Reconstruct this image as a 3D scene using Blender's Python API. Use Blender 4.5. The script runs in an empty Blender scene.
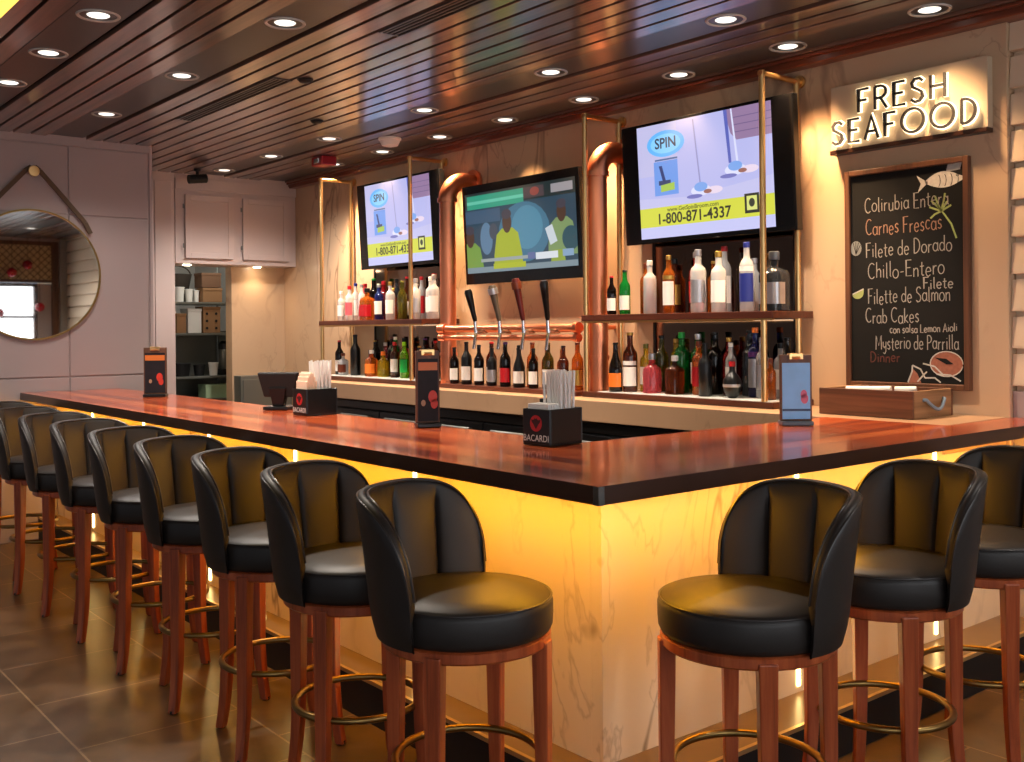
import bpy, bmesh, math, random
from math import pi, sin, cos, radians as R
from mathutils import Vector, Matrix
random.seed(7)
scene = bpy.context.scene
COL = scene.collection
ORG = {}

# ------------------------------------------------------------------ mesh builder
class MB:
    def __init__(s): s.v = []; s.f = []; s.m = []
    def add(s, vs, fs, mi=0):
        o = len(s.v); s.v += [tuple(p) for p in vs]
        for f in fs: s.f.append([i + o for i in f]); s.m.append(mi)
        return s
    def box(s, x0, y0, z0, x1, y1, z1, mi=0):
        x0, x1 = sorted((x0, x1)); y0, y1 = sorted((y0, y1)); z0, z1 = sorted((z0, z1))
        v = [(x0,y0,z0),(x1,y0,z0),(x1,y1,z0),(x0,y1,z0),(x0,y0,z1),(x1,y0,z1),(x1,y1,z1),(x0,y1,z1)]
        return s.add(v, [(0,3,2,1),(4,5,6,7),(0,1,5,4),(1,2,6,5),(2,3,7,6),(3,0,4,7)], mi)
    def lathe(s, prof, c=(0,0,0), n=32, mi=0, axis='z'):
        vs = []; fs = []
        for (r, z) in prof:
            for k in range(n):
                a = 2*pi*k/n; x, y = r*cos(a), r*sin(a)
                p = (x, y, z) if axis == 'z' else ((x, z, y) if axis == 'y' else (z, x, y))
                vs.append((p[0]+c[0], p[1]+c[1], p[2]+c[2]))
        for j in range(len(prof)-1):
            for k in range(n):
                a, b = j*n+k, j*n+(k+1) % n
                fs.append((a, b, b+n, a+n) if axis != 'y' else (a, a+n, b+n, b))
        if prof[0][0] > 1e-5: fs.append(tuple(range(n-1, -1, -1)) if axis != 'y' else tuple(range(n)))
        if prof[-1][0] > 1e-5:
            t = (len(prof)-1)*n; fs.append(tuple(range(t, t+n)) if axis != 'y' else tuple(range(t+n-1, t-1, -1)))
        return s.add(vs, fs, mi)
    def tube(s, path, r, n=12, mi=0, closed=False, rs=None):
        P = [Vector(p) for p in path]; L = len(P); vs = []; fs = []
        up = None
        for i in range(L):
            if closed: t = P[(i+1) % L]-P[i-1]
            else: t = P[min(i+1, L-1)]-P[max(i-1, 0)]
            t.normalize()
            if up is None:
                up = Vector((0,0,1)) if abs(t.z) < .9 else Vector((1,0,0))
            a = (up - t*up.dot(t)).normalized(); b = t.cross(a); up = a
            rr = rs[i] if rs else r
            for k in range(n):
                an = 2*pi*k/n; vs.append(P[i]+a*(rr*cos(an))+b*(rr*sin(an)))
        for i in range(L if closed else L-1):
            for k in range(n):
                j = (i+1) % L
                fs.append((i*n+k, i*n+(k+1) % n, j*n+(k+1) % n, j*n+k))
        if not closed:
            fs.append(tuple(range(n-1, -1, -1))); fs.append(tuple(range((L-1)*n, L*n)))
        return s.add(vs, fs, mi)
    def prism(s, poly, f0, f1, mi=0):
        # poly: 2-d outline; f0, f1 map (a, b) to a 3-d point on either end
        n = len(poly); vs = [f0(*p) for p in poly]+[f1(*p) for p in poly]
        fs = [tuple(range(n-1, -1, -1)), tuple(range(n, 2*n))]
        fs += [(k, (k+1) % n, (k+1) % n+n, k+n) for k in range(n)]
        return s.add(vs, fs, mi)
    def stroke(s, pts, w, f, d0, d1, mi=0, closed=False):
        # flat ribbon of width w along 2-d pts; f(a, b, depth) -> 3-d point; thickness d0..d1
        P = [Vector((p[0], p[1])) for p in pts]; L = len(P)
        if L < 2: return s
        li, ri = [], []
        for i in range(L):
            if closed: t = P[(i+1) % L]-P[i-1]
            else: t = P[min(i+1, L-1)]-P[max(i-1, 0)]
            if t.length < 1e-9: t = Vector((1, 0))
            t.normalize(); nrm = Vector((-t.y, t.x))
            k = 1.0
            if 0 < i < L-1 or closed:
                e = P[i]-P[i-1]
                if e.length > 1e-9:
                    e.normalize(); cc = abs(e.dot(t)); k = 1/max(cc, .55)
            li.append(P[i]+nrm*(w/2*k)); ri.append(P[i]-nrm*(w/2*k))
        vs = [f(p.x, p.y, d0) for p in li]+[f(p.x, p.y, d0) for p in ri]+[f(p.x, p.y, d1) for p in li]+[f(p.x, p.y, d1) for p in ri]
        fs = []
        for i in range(L if closed else L-1):
            j = (i+1) % L
            fs += [(i, j, L+j, L+i), (2*L+i, 3*L+i, 3*L+j, 2*L+j), (i, 2*L+i, 2*L+j, j), (L+i, L+j, 3*L+j, 3*L+i)]
        if not closed: fs += [(0, L, 3*L, 2*L), (L-1, 3*L-1, 4*L-1, 2*L-1)]
        return s.add(vs, fs, mi)
    def build(s, name, mats, parent=None, smooth=None, bevel=0, seg=2, sub=0, loc=None):
        if not isinstance(mats, (list, tuple)): mats = [mats]
        o = ORG.get(parent.name, Vector((0,0,0))) if parent else Vector((0,0,0))
        me = bpy.data.meshes.new(name)
        me.from_pydata([(p[0]-o.x, p[1]-o.y, p[2]-o.z) for p in s.v], [], s.f)
        for m in mats: me.materials.append(m)
        for p, mi in zip(me.polygons, s.m): p.material_index = mi
        bm = bmesh.new(); bm.from_mesh(me); bmesh.ops.recalc_face_normals(bm, faces=bm.faces); bm.to_mesh(me); bm.free()
        if smooth is not None:
            for p in me.polygons: p.use_smooth = True
            me.set_sharp_from_angle(angle=R(smooth))
        ob = bpy.data.objects.new(name, me); COL.objects.link(ob)
        if bevel:
            b = ob.modifiers.new('bevel', 'BEVEL'); b.width = bevel; b.segments = seg; b.limit_method = 'ANGLE'; b.angle_limit = R(40)
        if sub:
            b = ob.modifiers.new('sub', 'SUBSURF'); b.levels = sub; b.render_levels = sub
        if parent: ob.parent = parent; ORG[ob.name] = o
        if loc is not None: ob.location = loc
        return ob

def thing(name, label, cat, loc=(0,0,0), rz=0, group=None, rx=0, local=False):
    o = bpy.data.objects.new(name, None); COL.objects.link(o)
    o.empty_display_size = .1
    o.location = loc; o.rotation_euler = (rx, 0, rz); o['label'] = label; o['category'] = cat
    if group: o['group'] = group
    if not local: ORG[o.name] = Vector(loc)
    return o
def tag(o, label, cat, group=None, kind=None):
    o['label'] = label; o['category'] = cat
    if group: o['group'] = group
    if kind: o['kind'] = kind
    return o
def struct(o, label=None):
    o['kind'] = 'structure'
    if label: o['label'] = label
    return o
def dup(root, loc, rz, label, group=None):
    r = root.copy(); COL.objects.link(r); r.location = loc; r.rotation_euler = (root.rotation_euler.x, 0, rz)
    r['label'] = label
    if group: r['group'] = group
    for ch in list(root.children):
        c = ch.copy(); COL.objects.link(c); c.parent = r
        for g in list(ch.children):
            d = g.copy(); COL.objects.link(d); d.parent = c
    return r
ORD = ['first','second','third','fourth','fifth','sixth','seventh','eighth','ninth','tenth','eleventh','twelfth','thirteenth','fourteenth','fifteenth','sixteenth','seventeenth','eighteenth','nineteenth','twentieth','twenty-first','twenty-second','twenty-third','twenty-fourth']

# ------------------------------------------------------------------ materials
def newmat(name):
    m = bpy.data.materials.new(name); m.use_nodes = True
    nt = m.node_tree; b = nt.nodes['Principled BSDF']
    return m, nt, b
def srgb(r, g, b):
    f = lambda c: ((c/255)/12.92 if c/255 <= .04045 else (((c/255)+.055)/1.055)**2.4)
    return (f(r), f(g), f(b), 1)
def N(nt, t, **k):
    n = nt.nodes.new(t)
    for a, v in k.items():
        if a in n.inputs: n.inputs[a].default_value = v
        else: setattr(n, a, v)
    return n
def plain(name, col, rough=.5, metal=0, spec=.5, var=.0, vscale=8, coat=0, trans=0, ior=1.45, emit=None, es=0, bump=0, bscale=200):
    m, nt, b = newmat(name)
    b.inputs['Roughness'].default_value = rough; b.inputs['Metallic'].default_value = metal
    b.inputs['Specular IOR Level'].default_value = spec
    b.inputs['Coat Weight'].default_value = coat; b.inputs['Coat Roughness'].default_value = .08
    b.inputs['Transmission Weight'].default_value = trans; b.inputs['IOR'].default_value = ior
    b.inputs['Base Color'].default_value = col
    if emit: b.inputs['Emission Color'].default_value = emit; b.inputs['Emission Strength'].default_value = es
    g = None
    if var or bump: g = N(nt, 'ShaderNodeNewGeometry')
    if var:
        n = N(nt, 'ShaderNodeTexNoise', Scale=vscale, Detail=4.0)
        nt.links.new(g.outputs['Position'], n.inputs['Vector'])
        mx = N(nt, 'ShaderNodeMix', data_type='RGBA')
        mx.inputs[6].default_value = tuple(c*(1-var) for c in col[:3])+(1,)
        mx.inputs[7].default_value = tuple(min(1, c*(1+var)) for c in col[:3])+(1,)
        nt.links.new(n.outputs['Fac'], mx.inputs[0]); nt.links.new(mx.outputs[2], b.inputs['Base Color'])
    if bump:
        n = N(nt, 'ShaderNodeTexNoise', Scale=bscale, Detail=2.0)
        nt.links.new(g.outputs['Position'], n.inputs['Vector'])
        bp = N(nt, 'ShaderNodeBump', Strength=bump, Distance=.002)
        nt.links.new(n.outputs['Fac'], bp.inputs['Height']); nt.links.new(bp.outputs['Normal'], b.inputs['Normal'])
    return m
def ramp(nt, stops):
    r = nt.nodes.new('ShaderNodeValToRGB'); e = r.color_ramp.elements
    while len(e) < len(stops): e.new(.5)
    for el, (p, c) in zip(e, stops): el.position = p; el.color = c
    return r
def woodmat(name, cols, along='X', rough=.35, scale=1.0, plank=0, spec=.5, coat=0, coords='Position', pvar=.25):
    """grain stretched along one axis; plank>0 gives each board of that width its own tone"""
    m, nt, b = newmat(name)
    CR = .14 if name == 'ceiling_plank' else .09
    if coords == 'Position': src = N(nt, 'ShaderNodeNewGeometry').outputs['Position']
    else: src = N(nt, 'ShaderNodeTexCoord').outputs['Object']
    mp = N(nt, 'ShaderNodeMapping')
    s = {'X': (1.2, 22, 22), 'Y': (22, 1.2, 22), 'Z': (22, 22, 1.2)}[along]
    mp.inputs['Scale'].default_value = tuple(a*scale for a in s)
    nt.links.new(src, mp.inputs['Vector'])
    n = N(nt, 'ShaderNodeTexNoise', Scale=1.0, Detail=6.0, Roughness=.62, Distortion=.4)
    nt.links.new(mp.outputs['Vector'], n.inputs['Vector'])
    val = n.outputs['Fac']
    if plank:
        sp = N(nt, 'ShaderNodeSeparateXYZ'); nt.links.new(src, sp.inputs[0])
        ax = 'Y' if along == 'X' else 'X'
        d = N(nt, 'ShaderNodeMath', operation='DIVIDE'); d.inputs[1].default_value = plank; nt.links.new(sp.outputs[ax], d.inputs[0])
        fl = N(nt, 'ShaderNodeMath', operation='FLOOR'); nt.links.new(d.outputs[0], fl.inputs[0])
        wn = N(nt, 'ShaderNodeTexWhiteNoise', noise_dimensions='1D'); nt.links.new(fl.outputs[0], wn.inputs['W'])
        mm = N(nt, 'ShaderNodeMath', operation='MULTIPLY_ADD'); mm.inputs[1].default_value = pvar; mm.inputs[2].default_value = -pvar/2
        nt.links.new(wn.outputs['Value'], mm.inputs[0])
        ad = N(nt, 'ShaderNodeMath', operation='ADD'); nt.links.new(val, ad.inputs[0]); nt.links.new(mm.outputs[0], ad.inputs[1])
        val = ad.outputs[0]
    rp = ramp(nt, [(.3, cols[0]), (.5, cols[1]), (.72, cols[2])])
    nt.links.new(val, rp.inputs[0]); nt.links.new(rp.outputs[0], b.inputs['Base Color'])
    b.inputs['Roughness'].default_value = rough; b.inputs['Specular IOR Level'].default_value = spec
    b.inputs['Coat Weight'].default_value = coat; b.inputs['Coat Roughness'].default_value = CR
    return m
def marblemat(name, base, base2, vein, scale=.9, rough=.25, vw=.035, amount=.8):
    m, nt, b = newmat(name)
    g = N(nt, 'ShaderNodeNewGeometry')
    mp = N(nt, 'ShaderNodeMapping'); mp.inputs['Scale'].default_value = (1.0, 1.0, .45); mp.inputs['Rotation'].default_value = (R(25), R(25), 0)
    nt.links.new(g.outputs['Position'], mp.inputs[0])
    def ridge(sc, w, dist, seed):
        n = N(nt, 'ShaderNodeTexNoise', noise_dimensions='4D', Scale=sc, Detail=5.0, Roughness=.55, Distortion=dist)
        n.inputs['W'].default_value = seed
        nt.links.new(mp.outputs[0], n.inputs['Vector'])
        a = N(nt, 'ShaderNodeMath', operation='SUBTRACT'); a.inputs[1].default_value = .5; nt.links.new(n.outputs['Fac'], a.inputs[0])
        c = N(nt, 'ShaderNodeMath', operation='ABSOLUTE'); nt.links.new(a.outputs[0], c.inputs[0])
        mr = N(nt, 'ShaderNodeMapRange'); mr.inputs[1].default_value = 0; mr.inputs[2].default_value = w; mr.inputs[3].default_value = 1; mr.inputs[4].default_value = 0
        nt.links.new(c.outputs[0], mr.inputs[0]); return mr.outputs[0]
    r1 = ridge(scale, vw*.35, .8, 1.3); r2 = ridge(scale*2.1, vw*.28, 1.2, 7.7)
    mk = N(nt, 'ShaderNodeTexNoise', Scale=scale*1.3, Detail=2.0); nt.links.new(mp.outputs[0], mk.inputs['Vector'])
    mkr = N(nt, 'ShaderNodeMapRange'); mkr.inputs[1].default_value = .42; mkr.inputs[2].default_value = .62; nt.links.new(mk.outputs['Fac'], mkr.inputs[0])
    h = N(nt, 'ShaderNodeMath', operation='MULTIPLY'); h.inputs[1].default_value = .5; nt.links.new(r2, h.inputs[0])
    mxm = N(nt, 'ShaderNodeMath', operation='MAXIMUM'); nt.links.new(r1, mxm.inputs[0]); nt.links.new(h.outputs[0], mxm.inputs[1])
    fa = N(nt, 'ShaderNodeMath', operation='MULTIPLY'); nt.links.new(mxm.outputs[0], fa.inputs[0]); nt.links.new(mkr.outputs[0], fa.inputs[1])
    fb = N(nt, 'ShaderNodeMath', operation='MULTIPLY'); fb.inputs[1].default_value = amount; nt.links.new(fa.outputs[0], fb.inputs[0])
    cl = N(nt, 'ShaderNodeTexNoise', Scale=scale*1.5, Detail=3.0); nt.links.new(mp.outputs[0], cl.inputs['Vector'])
    m1 = N(nt, 'ShaderNodeMix', data_type='RGBA'); m1.inputs[6].default_value = base; m1.inputs[7].default_value = base2; nt.links.new(cl.outputs['Fac'], m1.inputs[0])
    m2 = N(nt, 'ShaderNodeMix', data_type='RGBA'); m2.inputs[7].default_value = vein; nt.links.new(m1.outputs[2], m2.inputs[6]); nt.links.new(fb.outputs[0], m2.inputs[0])
    nt.links.new(m2.outputs[2], b.inputs['Base Color']); b.inputs['Roughness'].default_value = rough
    return m
def tilemat(name):
    m, nt, b = newmat(name)
    g = N(nt, 'ShaderNodeNewGeometry'); mp = N(nt, 'ShaderNodeMapping')
    mp.inputs['Location'].default_value = (4.65, -1.12, 0)
    nt.links.new(g.outputs['Position'], mp.inputs[0])
    br = N(nt, 'ShaderNodeTexBrick', Scale=1.0); br.offset = .62; br.squash = 1
    br.inputs['Brick Width'].default_value = .565; br.inputs['Row Height'].default_value = .61
    br.inputs['Mortar Size'].default_value = .0045; br.inputs['Mortar Smooth'].default_value = .2; br.inputs['Bias'].default_value = 0
    br.inputs['Color1'].default_value = srgb(94, 74, 56); br.inputs['Color2'].default_value = srgb(74, 58, 45); br.inputs['Mortar'].default_value = srgb(135, 112, 88)
    nt.links.new(mp.outputs[0], br.inputs['Vector'])
    n = N(nt, 'ShaderNodeTexNoise', Scale=3.5, Detail=6.0, Roughness=.65); nt.links.new(g.outputs['Position'], n.inputs['Vector'])
    rp = ramp(nt, [(.3, (.55, .53, .5, 1)), (.7, (1.35, 1.3, 1.2, 1))]); nt.links.new(n.outputs['Fac'], rp.inputs[0])
    mx = N(nt, 'ShaderNodeMix', data_type='RGBA', blend_type='MULTIPLY'); mx.inputs[0].default_value = 1
    nt.links.new(br.outputs['Color'], mx.inputs[6]); nt.links.new(rp.outputs[0], mx.inputs[7]); nt.links.new(mx.outputs[2], b.inputs['Base Color'])
    mr = N(nt, 'ShaderNodeMapRange'); mr.inputs[3].default_value = .24; mr.inputs[4].default_value = .36
    nt.links.new(n.outputs['Fac'], mr.inputs[0]); nt.links.new(mr.outputs[0], b.inputs['Roughness'])
    bp = N(nt, 'ShaderNodeBump', Strength=.25, Distance=.004); bp.invert = True
    nt.links.new(br.outputs['Fac'], bp.inputs['Height']); nt.links.new(bp.outputs['Normal'], b.inputs['Normal'])
    return m
def glow(name, col, s):
    m, nt, b = newmat(name)
    b.inputs['Base Color'].default_value = (.02,.02,.02,1)
    b.inputs['Emission Color'].default_value = col; b.inputs['Emission Strength'].default_value = s
    return m

M = {}
M['marble'] = marblemat('wall_marble', srgb(214,182,148), srgb(194,160,126), srgb(128,100,78), scale=.8)
M['panel_marble'] = marblemat('bar_marble', srgb(230,212,184), srgb(214,194,164), srgb(112,86,64), scale=1.0, rough=.22, vw=.05, amount=.75)
M['stone'] = marblemat('counter_stone', srgb(184,148,116), srgb(166,130,100), srgb(128,98,74), scale=1.6, rough=.3, amount=.4)
M['grey_wall'] = plain('painted_panel', srgb(168,152,148), .5, var=.05, vscale=2)
M['grey_cab'] = plain('painted_cabinet', srgb(206,186,178), .45, var=.04, vscale=2)
M['white_board'] = plain('painted_shiplap', srgb(224,198,168), .5, var=.04, vscale=3)
M['floor'] = tilemat('slate_tile')
M['ledge_tile'] = plain('ledge_tile', srgb(110,88,66), .3, var=.25, vscale=4)
M['ledge_edge'] = plain('ledge_edge_strip', srgb(190,160,110), .3, metal=.6)
M['plank'] = woodmat('ceiling_plank', [srgb(74,50,40), srgb(106,74,60), srgb(130,94,76)], 'X', rough=.3, plank=.1227, spec=.8, coat=1.0, pvar=.22)
M['crown'] = woodmat('crown_wood', [srgb(84,40,24), srgb(112,54,32), srgb(134,70,42)], 'X', rough=.3)
M['band'] = plain('ceiling_band', srgb(70,67,66), .3, var=.1)
M['gap'] = plain('ceiling_gap', srgb(10,8,8), .8)
M['topX'] = woodmat('bar_top_long', [srgb(126,44,16), srgb(186,78,32), srgb(216,114,56)], 'X', rough=.24, scale=.55, plank=.11, spec=.5, coat=.5, pvar=.3)
M['topY'] = woodmat('bar_top_short', [srgb(126,44,16), srgb(186,78,32), srgb(216,114,56)], 'Y', rough=.24, scale=.55, plank=.11, spec=.5, coat=.5, pvar=.3)
M['edge'] = plain('bar_edge_wood', srgb(58,34,24), .3, var=.2, vscale=14)
M['steel_trim'] = plain('steel_corner', srgb(150,150,150), .25, metal=1)
M['leather'] = plain('black_leather', srgb(34,29,27), .47, spec=.45, var=.15, vscale=30, bump=.12, bscale=260)
M['piping'] = plain('leather_piping', srgb(44,38,36), .3)
M['stoolwood'] = woodmat('stool_wood', [srgb(116,48,22), srgb(158,72,36), srgb(182,96,52)], 'Z', rough=.3, scale=1.4, coords='Object')
M['brass_ring'] = plain('aged_brass', srgb(140,112,66), .34, metal=1, var=.12, vscale=20)
M['brass'] = plain('polished_brass', srgb(222,180,120), .3, metal=1)
M['copper'] = plain('copper', srgb(232,146,108), .36, metal=1, var=.06, vscale=6)
M['black'] = plain('black_plastic', srgb(14,14,15), .3)
M['blackmatte'] = plain('black_matte', srgb(16,15,15), .6)
M['bezel'] = plain('tv_bezel', srgb(8,8,9), .22)
M['darkmirror'] = plain('dark_mirror', srgb(120,104,92), .06, metal=1)
M['mirror'] = plain('mirror_glass', (.9,.9,.88,1), .02, metal=1)
M['chrome'] = plain('chrome', srgb(200,200,200), .12, metal=1)
M['steel'] = plain('stainless', srgb(126,128,122), .38, metal=.6, var=.08, vscale=5)
M['white'] = plain('white_paper', srgb(232,228,222), .7, var=.03)
M['cream'] = plain('cream_paper', srgb(236,206,178), .75)
M['shelfwood'] = woodmat('shelf_wood', [srgb(62,28,18), srgb(84,40,26), srgb(104,54,36)], 'X', rough=.3)
M['shelfwhite'] = plain('lit_shelf_surface', srgb(235,232,222), .35)
M['frame_wood'] = woodmat('frame_wood', [srgb(64,38,24), srgb(92,56,34), srgb(116,74,46)], 'Z', rough=.5)
M['crate'] = woodmat('crate_wood', [srgb(74,42,26), srgb(104,62,38), srgb(128,80,52)], 'X', rough=.55)
M['chalkboard'] = plain('chalkboard', srgb(24,23,22), .75, spec=.2, var=.35, vscale=5)
M['rope'] = plain('leather_strap', srgb(92,72,52), .7, var=.2, vscale=40)
M['carton'] = plain('cardboard', srgb(150,110,74), .8, var=.1, vscale=10)
M['sign_panel'] = plain('sign_stone', srgb(204,180,150), .4, var=.04, vscale=3)
M['letter'] = plain('sign_letter', srgb(70,66,62), .4)
M['greencrate'] = plain('green_crate', srgb(160,186,150), .5)
M['wallwhite'] = plain('painted_white', srgb(200,196,190), .6)
M['brown_col'] = plain('tile_column', srgb(150,146,142), .4, var=.15, vscale=6)
M['red'] = plain('red_plastic', srgb(150,22,28), .35)
M['leafred'] = plain('red_bauble', srgb(170,20,30), .25)

# ------------------------------------------------------------------ setting
CEIL = 2.94; YB = 4.76
struct(MB().box(-12.4, -4.5, -.1, 2.6, 5.1, 0).build('floor', M['floor']))
# ceiling: backing, recessed dark bands and wood planks running along X
mb = MB().box(-12.4, -4.5, CEIL+.03, 2.6, 5.1, CEIL+.12, 2)
bands = [(1.39, 1.655), (2.14, 2.405), (3.75, 4.01), (4.385, 4.64)]
y = -4.5+.0
rows = []
def planks(y0, y1, n):
    w = (y1-y0)/n
    for k in range(n): rows.append((y0+k*w+.010, y0+(k+1)*w-.010))
planks(1.39-.1225*9, 1.39, 9); planks(1.655, 2.14, 4); planks(2.405, 3.75, 11); planks(4.01, 4.385, 3)
planks(-4.5, 1.39-.1225*9-.0, 36); 
for (a, b) in rows: mb.box(-12.4, a, CEIL, 2.6, b, CEIL+.028, 0)
for (a, b) in bands: mb.box(-12.4, a+.004, CEIL+.012, 2.6, b-.012, CEIL+.03, 1)
mb.box(-12.4, 4.645, CEIL-.0, 2.6, 5.1, CEIL+.028, 0)
struct(mb.build('ceiling', [M['plank'], M['band'], M['gap']], bevel=.003))
# crown rail along the back wall
struct(MB().box(-9.6, 4.68, CEIL-.055, -2.1, 4.80, CEIL).box(-9.6, 4.66, CEIL-.02, -2.1, 4.70, CEIL).build('trim_1', M['crown'], bevel=.006))
# back wall (marble), shiplap wall to its right, set back
mb = MB().box(-9.9, YB, 0, -2.235, YB+.3, CEIL+.05)
struct(mb.build('wall_back', M['marble'], bevel=.004))
mb = MB().box(-2.233, 4.825, 0, 2.6, 4.95, CEIL+.05, 0)
mb.box(-2.233, 4.785, 0, 2.6, 4.83, 1.19, 1)
zz = 1.215
while zz < CEIL:
    z9 = min(zz+.146, CEIL+.02)
    # each board leans out at the foot, so its lower lip catches the light and throws a thin shadow
    mb.prism([(4.83, zz), (4.775, zz), (4.775, zz+.014), (4.788, z9), (4.83, z9)], lambda a, b: (-2.233, a, b), lambda a, b: (2.6, a, b), 0); zz += .171
struct(mb.build('wall_right', [M['white_board'], M['grey_wall']], bevel=.003))
# mirror wall: flat panels with shadow gaps on a backing
mb = MB().box(-8.15, -4.5, 0, -8.012, 2.91, CEIL+.05, 0)
ys = [-4.5, -3.2, -1.4, .4, 2.28, 2.877]; zs = [.12, 1.17, 2.37, 2.88]
for a, b in zip(ys[:-1], ys[1:]):
    for c, d in zip(zs[:-1], zs[1:]):
        mb.box(-8.02, a+.006, c+.005, -8.0, b-.006, d-.005, 0)
mb.box(-8.02, 2.884, .0, -8.0, 2.91, CEIL+.05, 0)
mb.box(-8.02, -4.5, 2.885, -8.0, 2.884, CEIL+.05, 0)
struct(mb.build('wall_left', M['grey_wall'], bevel=.004))
struct(MB().box(-7.985, -4.5, 0, -8.0, 2.91, .11).build('baseboard_left', M['grey_wall'], bevel=.004))
# cabinet wall: side stile, top strip and the storage room behind the pass-through
mb = MB().box(-9.5, 2.6, 0, -9.2, 3.545, CEIL+.05, 0).box(-9.5, 3.545, 2.9, -9.2, YB, CEIL+.05, 0)
mb.box(-9.21, 3.30, .1, -9.185, 3.33, 2.88, 0).box(-9.21, 3.36, .1, -9.19, 3.52, 2.86, 0)
struct(mb.build('wall_cabinet_side', M['grey_cab'], bevel=.004))
struct(MB().box(-9.6, 4.20, 0, -9.46, YB+.02, 2.3).build('wall_niche', M['marble'], bevel=.003))
mb = MB().box(-12.3, 2.6, 0, -12.2, 5.0, CEIL).box(-12.3, 2.6, 0, -9.5, 2.7, CEIL).box(-12.3, 4.95, 0, -9.6, 5.05, CEIL)
struct(mb.build('wall_storage', M['wallwhite']))
# far side of the room, seen in the round mirror
mb = MB()
WX = .95; WINS = 4.0
mb.box(WX, -4.5, 0, WX+.12, 5.08, .75).box(WX, -4.5, 2.27, WX+.12, 5.08, CEIL+.05)
for a, b in ((4.35, 5.08), (2.55, 2.95), (.75, 1.15), (-1.05, -.65), (-4.5, -2.6)):
    mb.box(WX, a, .75, WX+.12, b, 2.25)
struct(mb.build('wall_window_side', M['grey_wall']))
struct(MB().box(WX-.05, 4.68, 0, WX, 4.92, CEIL).build('trim_2', M['brown_col'], bevel=.004))
struct(MB().box(WX-.04, 4.56, 0, WX-.001, 4.66, 2.90).box(WX-.04, 2.45, 2.84, WX-.001, 4.56, 2.90).box(WX-.03, 2.45, 2.27, WX-.001, 4.56, 2.31).build('trim_3', M['frame_wood'], bevel=.004))
mb = MB().box(WX-.012, 2.50, 2.31, WX-.002, 4.56, 2.84, 1)
for k in range(-6, 22):
    for sg_ in (-1, 1):
        a0 = 2.5+k*.11; z0_, z1_ = (2.31, 2.84) if sg_ > 0 else (2.84, 2.31)
        a1 = a0+.53
        lo_, hi_ = max(a0, 2.5), min(a1, 4.56)
        if hi_-lo_ < .03: continue
        f_ = lambda q: z0_+(z1_-z0_)*(q-a0)/(a1-a0)
        mb.tube([(WX-.018, lo_, f_(lo_)), (WX-.018, hi_, f_(hi_))], .006, 6)
struct(mb.build('trim_4', [M['frame_wood'], plain('lattice_backing', srgb(196,170,128), .7)]))
for k, (a, b) in enumerate(((2.95, 4.35), (1.15, 2.55), (-.65, .75), (-2.6, -1.05))):
    mb = MB()
    for (p, q, r, s) in ((a, a+.05, .75, 2.25), (b-.05, b, .75, 2.25), (a, b, .75, .8), (a, b, 2.2, 2.25), (a, b, 1.72, 1.76), ((a+b)/2-.02, (a+b)/2+.02, .75, 2.25)):
        mb.box(WX-.03, p, r, WX+.06, q, s)
    w = struct(mb.build('window_%d' % (k+1), M['frame_wood']))
    g = MB().box(WX+.05, a, .75, WX+.056, b, 2.25).build('pane', glow('daylit_glass_%d' % k, (.92, .96, 1, 1), WINS), w)

# ------------------------------------------------------------------ bar
bar = thing('bar_counter', 'long L-shaped wooden bar counter with glowing yellow marble front', 'bar', (-2.265, 2.185, 0))
BT, BU = 1.07, 1.018
OX, OY, IX, IY = -2.015, 1.935, -2.83, 2.64
def slab(poly, mat):
    mb = MB(); n = len(poly)
    mb.add([(x, y, BT) for x, y in poly], [tuple(range(n))], 0)
    mb.add([(x, y, BU) for x, y in poly], [tuple(range(n-1, -1, -1))], 1)
    for i in range(n):
        (x0, y0), (x1, y1) = poly[i], poly[(i+1) % n]
        mb.add([(x0, y0, BU), (x1, y1, BU), (x1, y1, BT), (x0, y0, BT)], [(0, 1, 2, 3)], 1)
    ob = mb.build('countertop', [mat, M['edge']], bar)
    bv = ob.modifiers.new('bevel', 'BEVEL'); bv.width = .004; bv.segments = 2; bv.limit_method = 'ANGLE'; bv.angle_limit = R(60)
    return ob
slab([(-7.985, OY), (OX-.0, OY), (IX, IY), (-7.985, IY)], M['topX'])
slab([(OX, OY), (OX, 4.78), (-2.232, 4.78), (-2.232, 4.2), (IX, 4.2), (IX, IY)], M['topY'])
MB().box(OX-.02, OY-.002, BU, OX+.002, OY+.02, BT-.001).build('corner_trim', M['steel_trim'], bar)
PX, PY = -2.265, 2.185
MB().box(-7.985, PY, .0, PX-.05, PY+.05, BU).build('front_panel', M['panel_marble'], bar, bevel=.002)
MB().box(PX-.05, PY, .0, PX, 4.757, BU).build('front_panel', M['panel_marble'], bar, bevel=.002)
MB().box(-7.985, 2.54, .0, IX-.06, 2.58, BU).box(IX-.02, 2.54, 0, IX-.06, 4.18, BU).build('back_panel', M['blackmatte'], bar)
led = glow('under_bar_led', (1, .42, .016, 1), 52)
MB().box(-7.9, 1.985, BU-.005, OX-.05, 2.025, BU-.001).build('light_strip', led, bar)
MB().box(OX-.09, 2.03, BU-.005, OX-.05, 4.76, BU-.001).build('light_strip', led, bar)
ledv = glow('vertical_led', (1, .70, .26, 1), 14)
for x in (-3.275, -4.245, -5.215, -6.185, -7.155):
    MB().box(x-.008, PY-.006, .19, x+.008, PY+.001, 1.0).build('light_bar', ledv, bar)
for y in (3.17, 4.14):
    MB().box(PX-.001, y-.008, .19, PX+.006, y+.008, 1.0).build('light_bar', ledv, bar)
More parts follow.
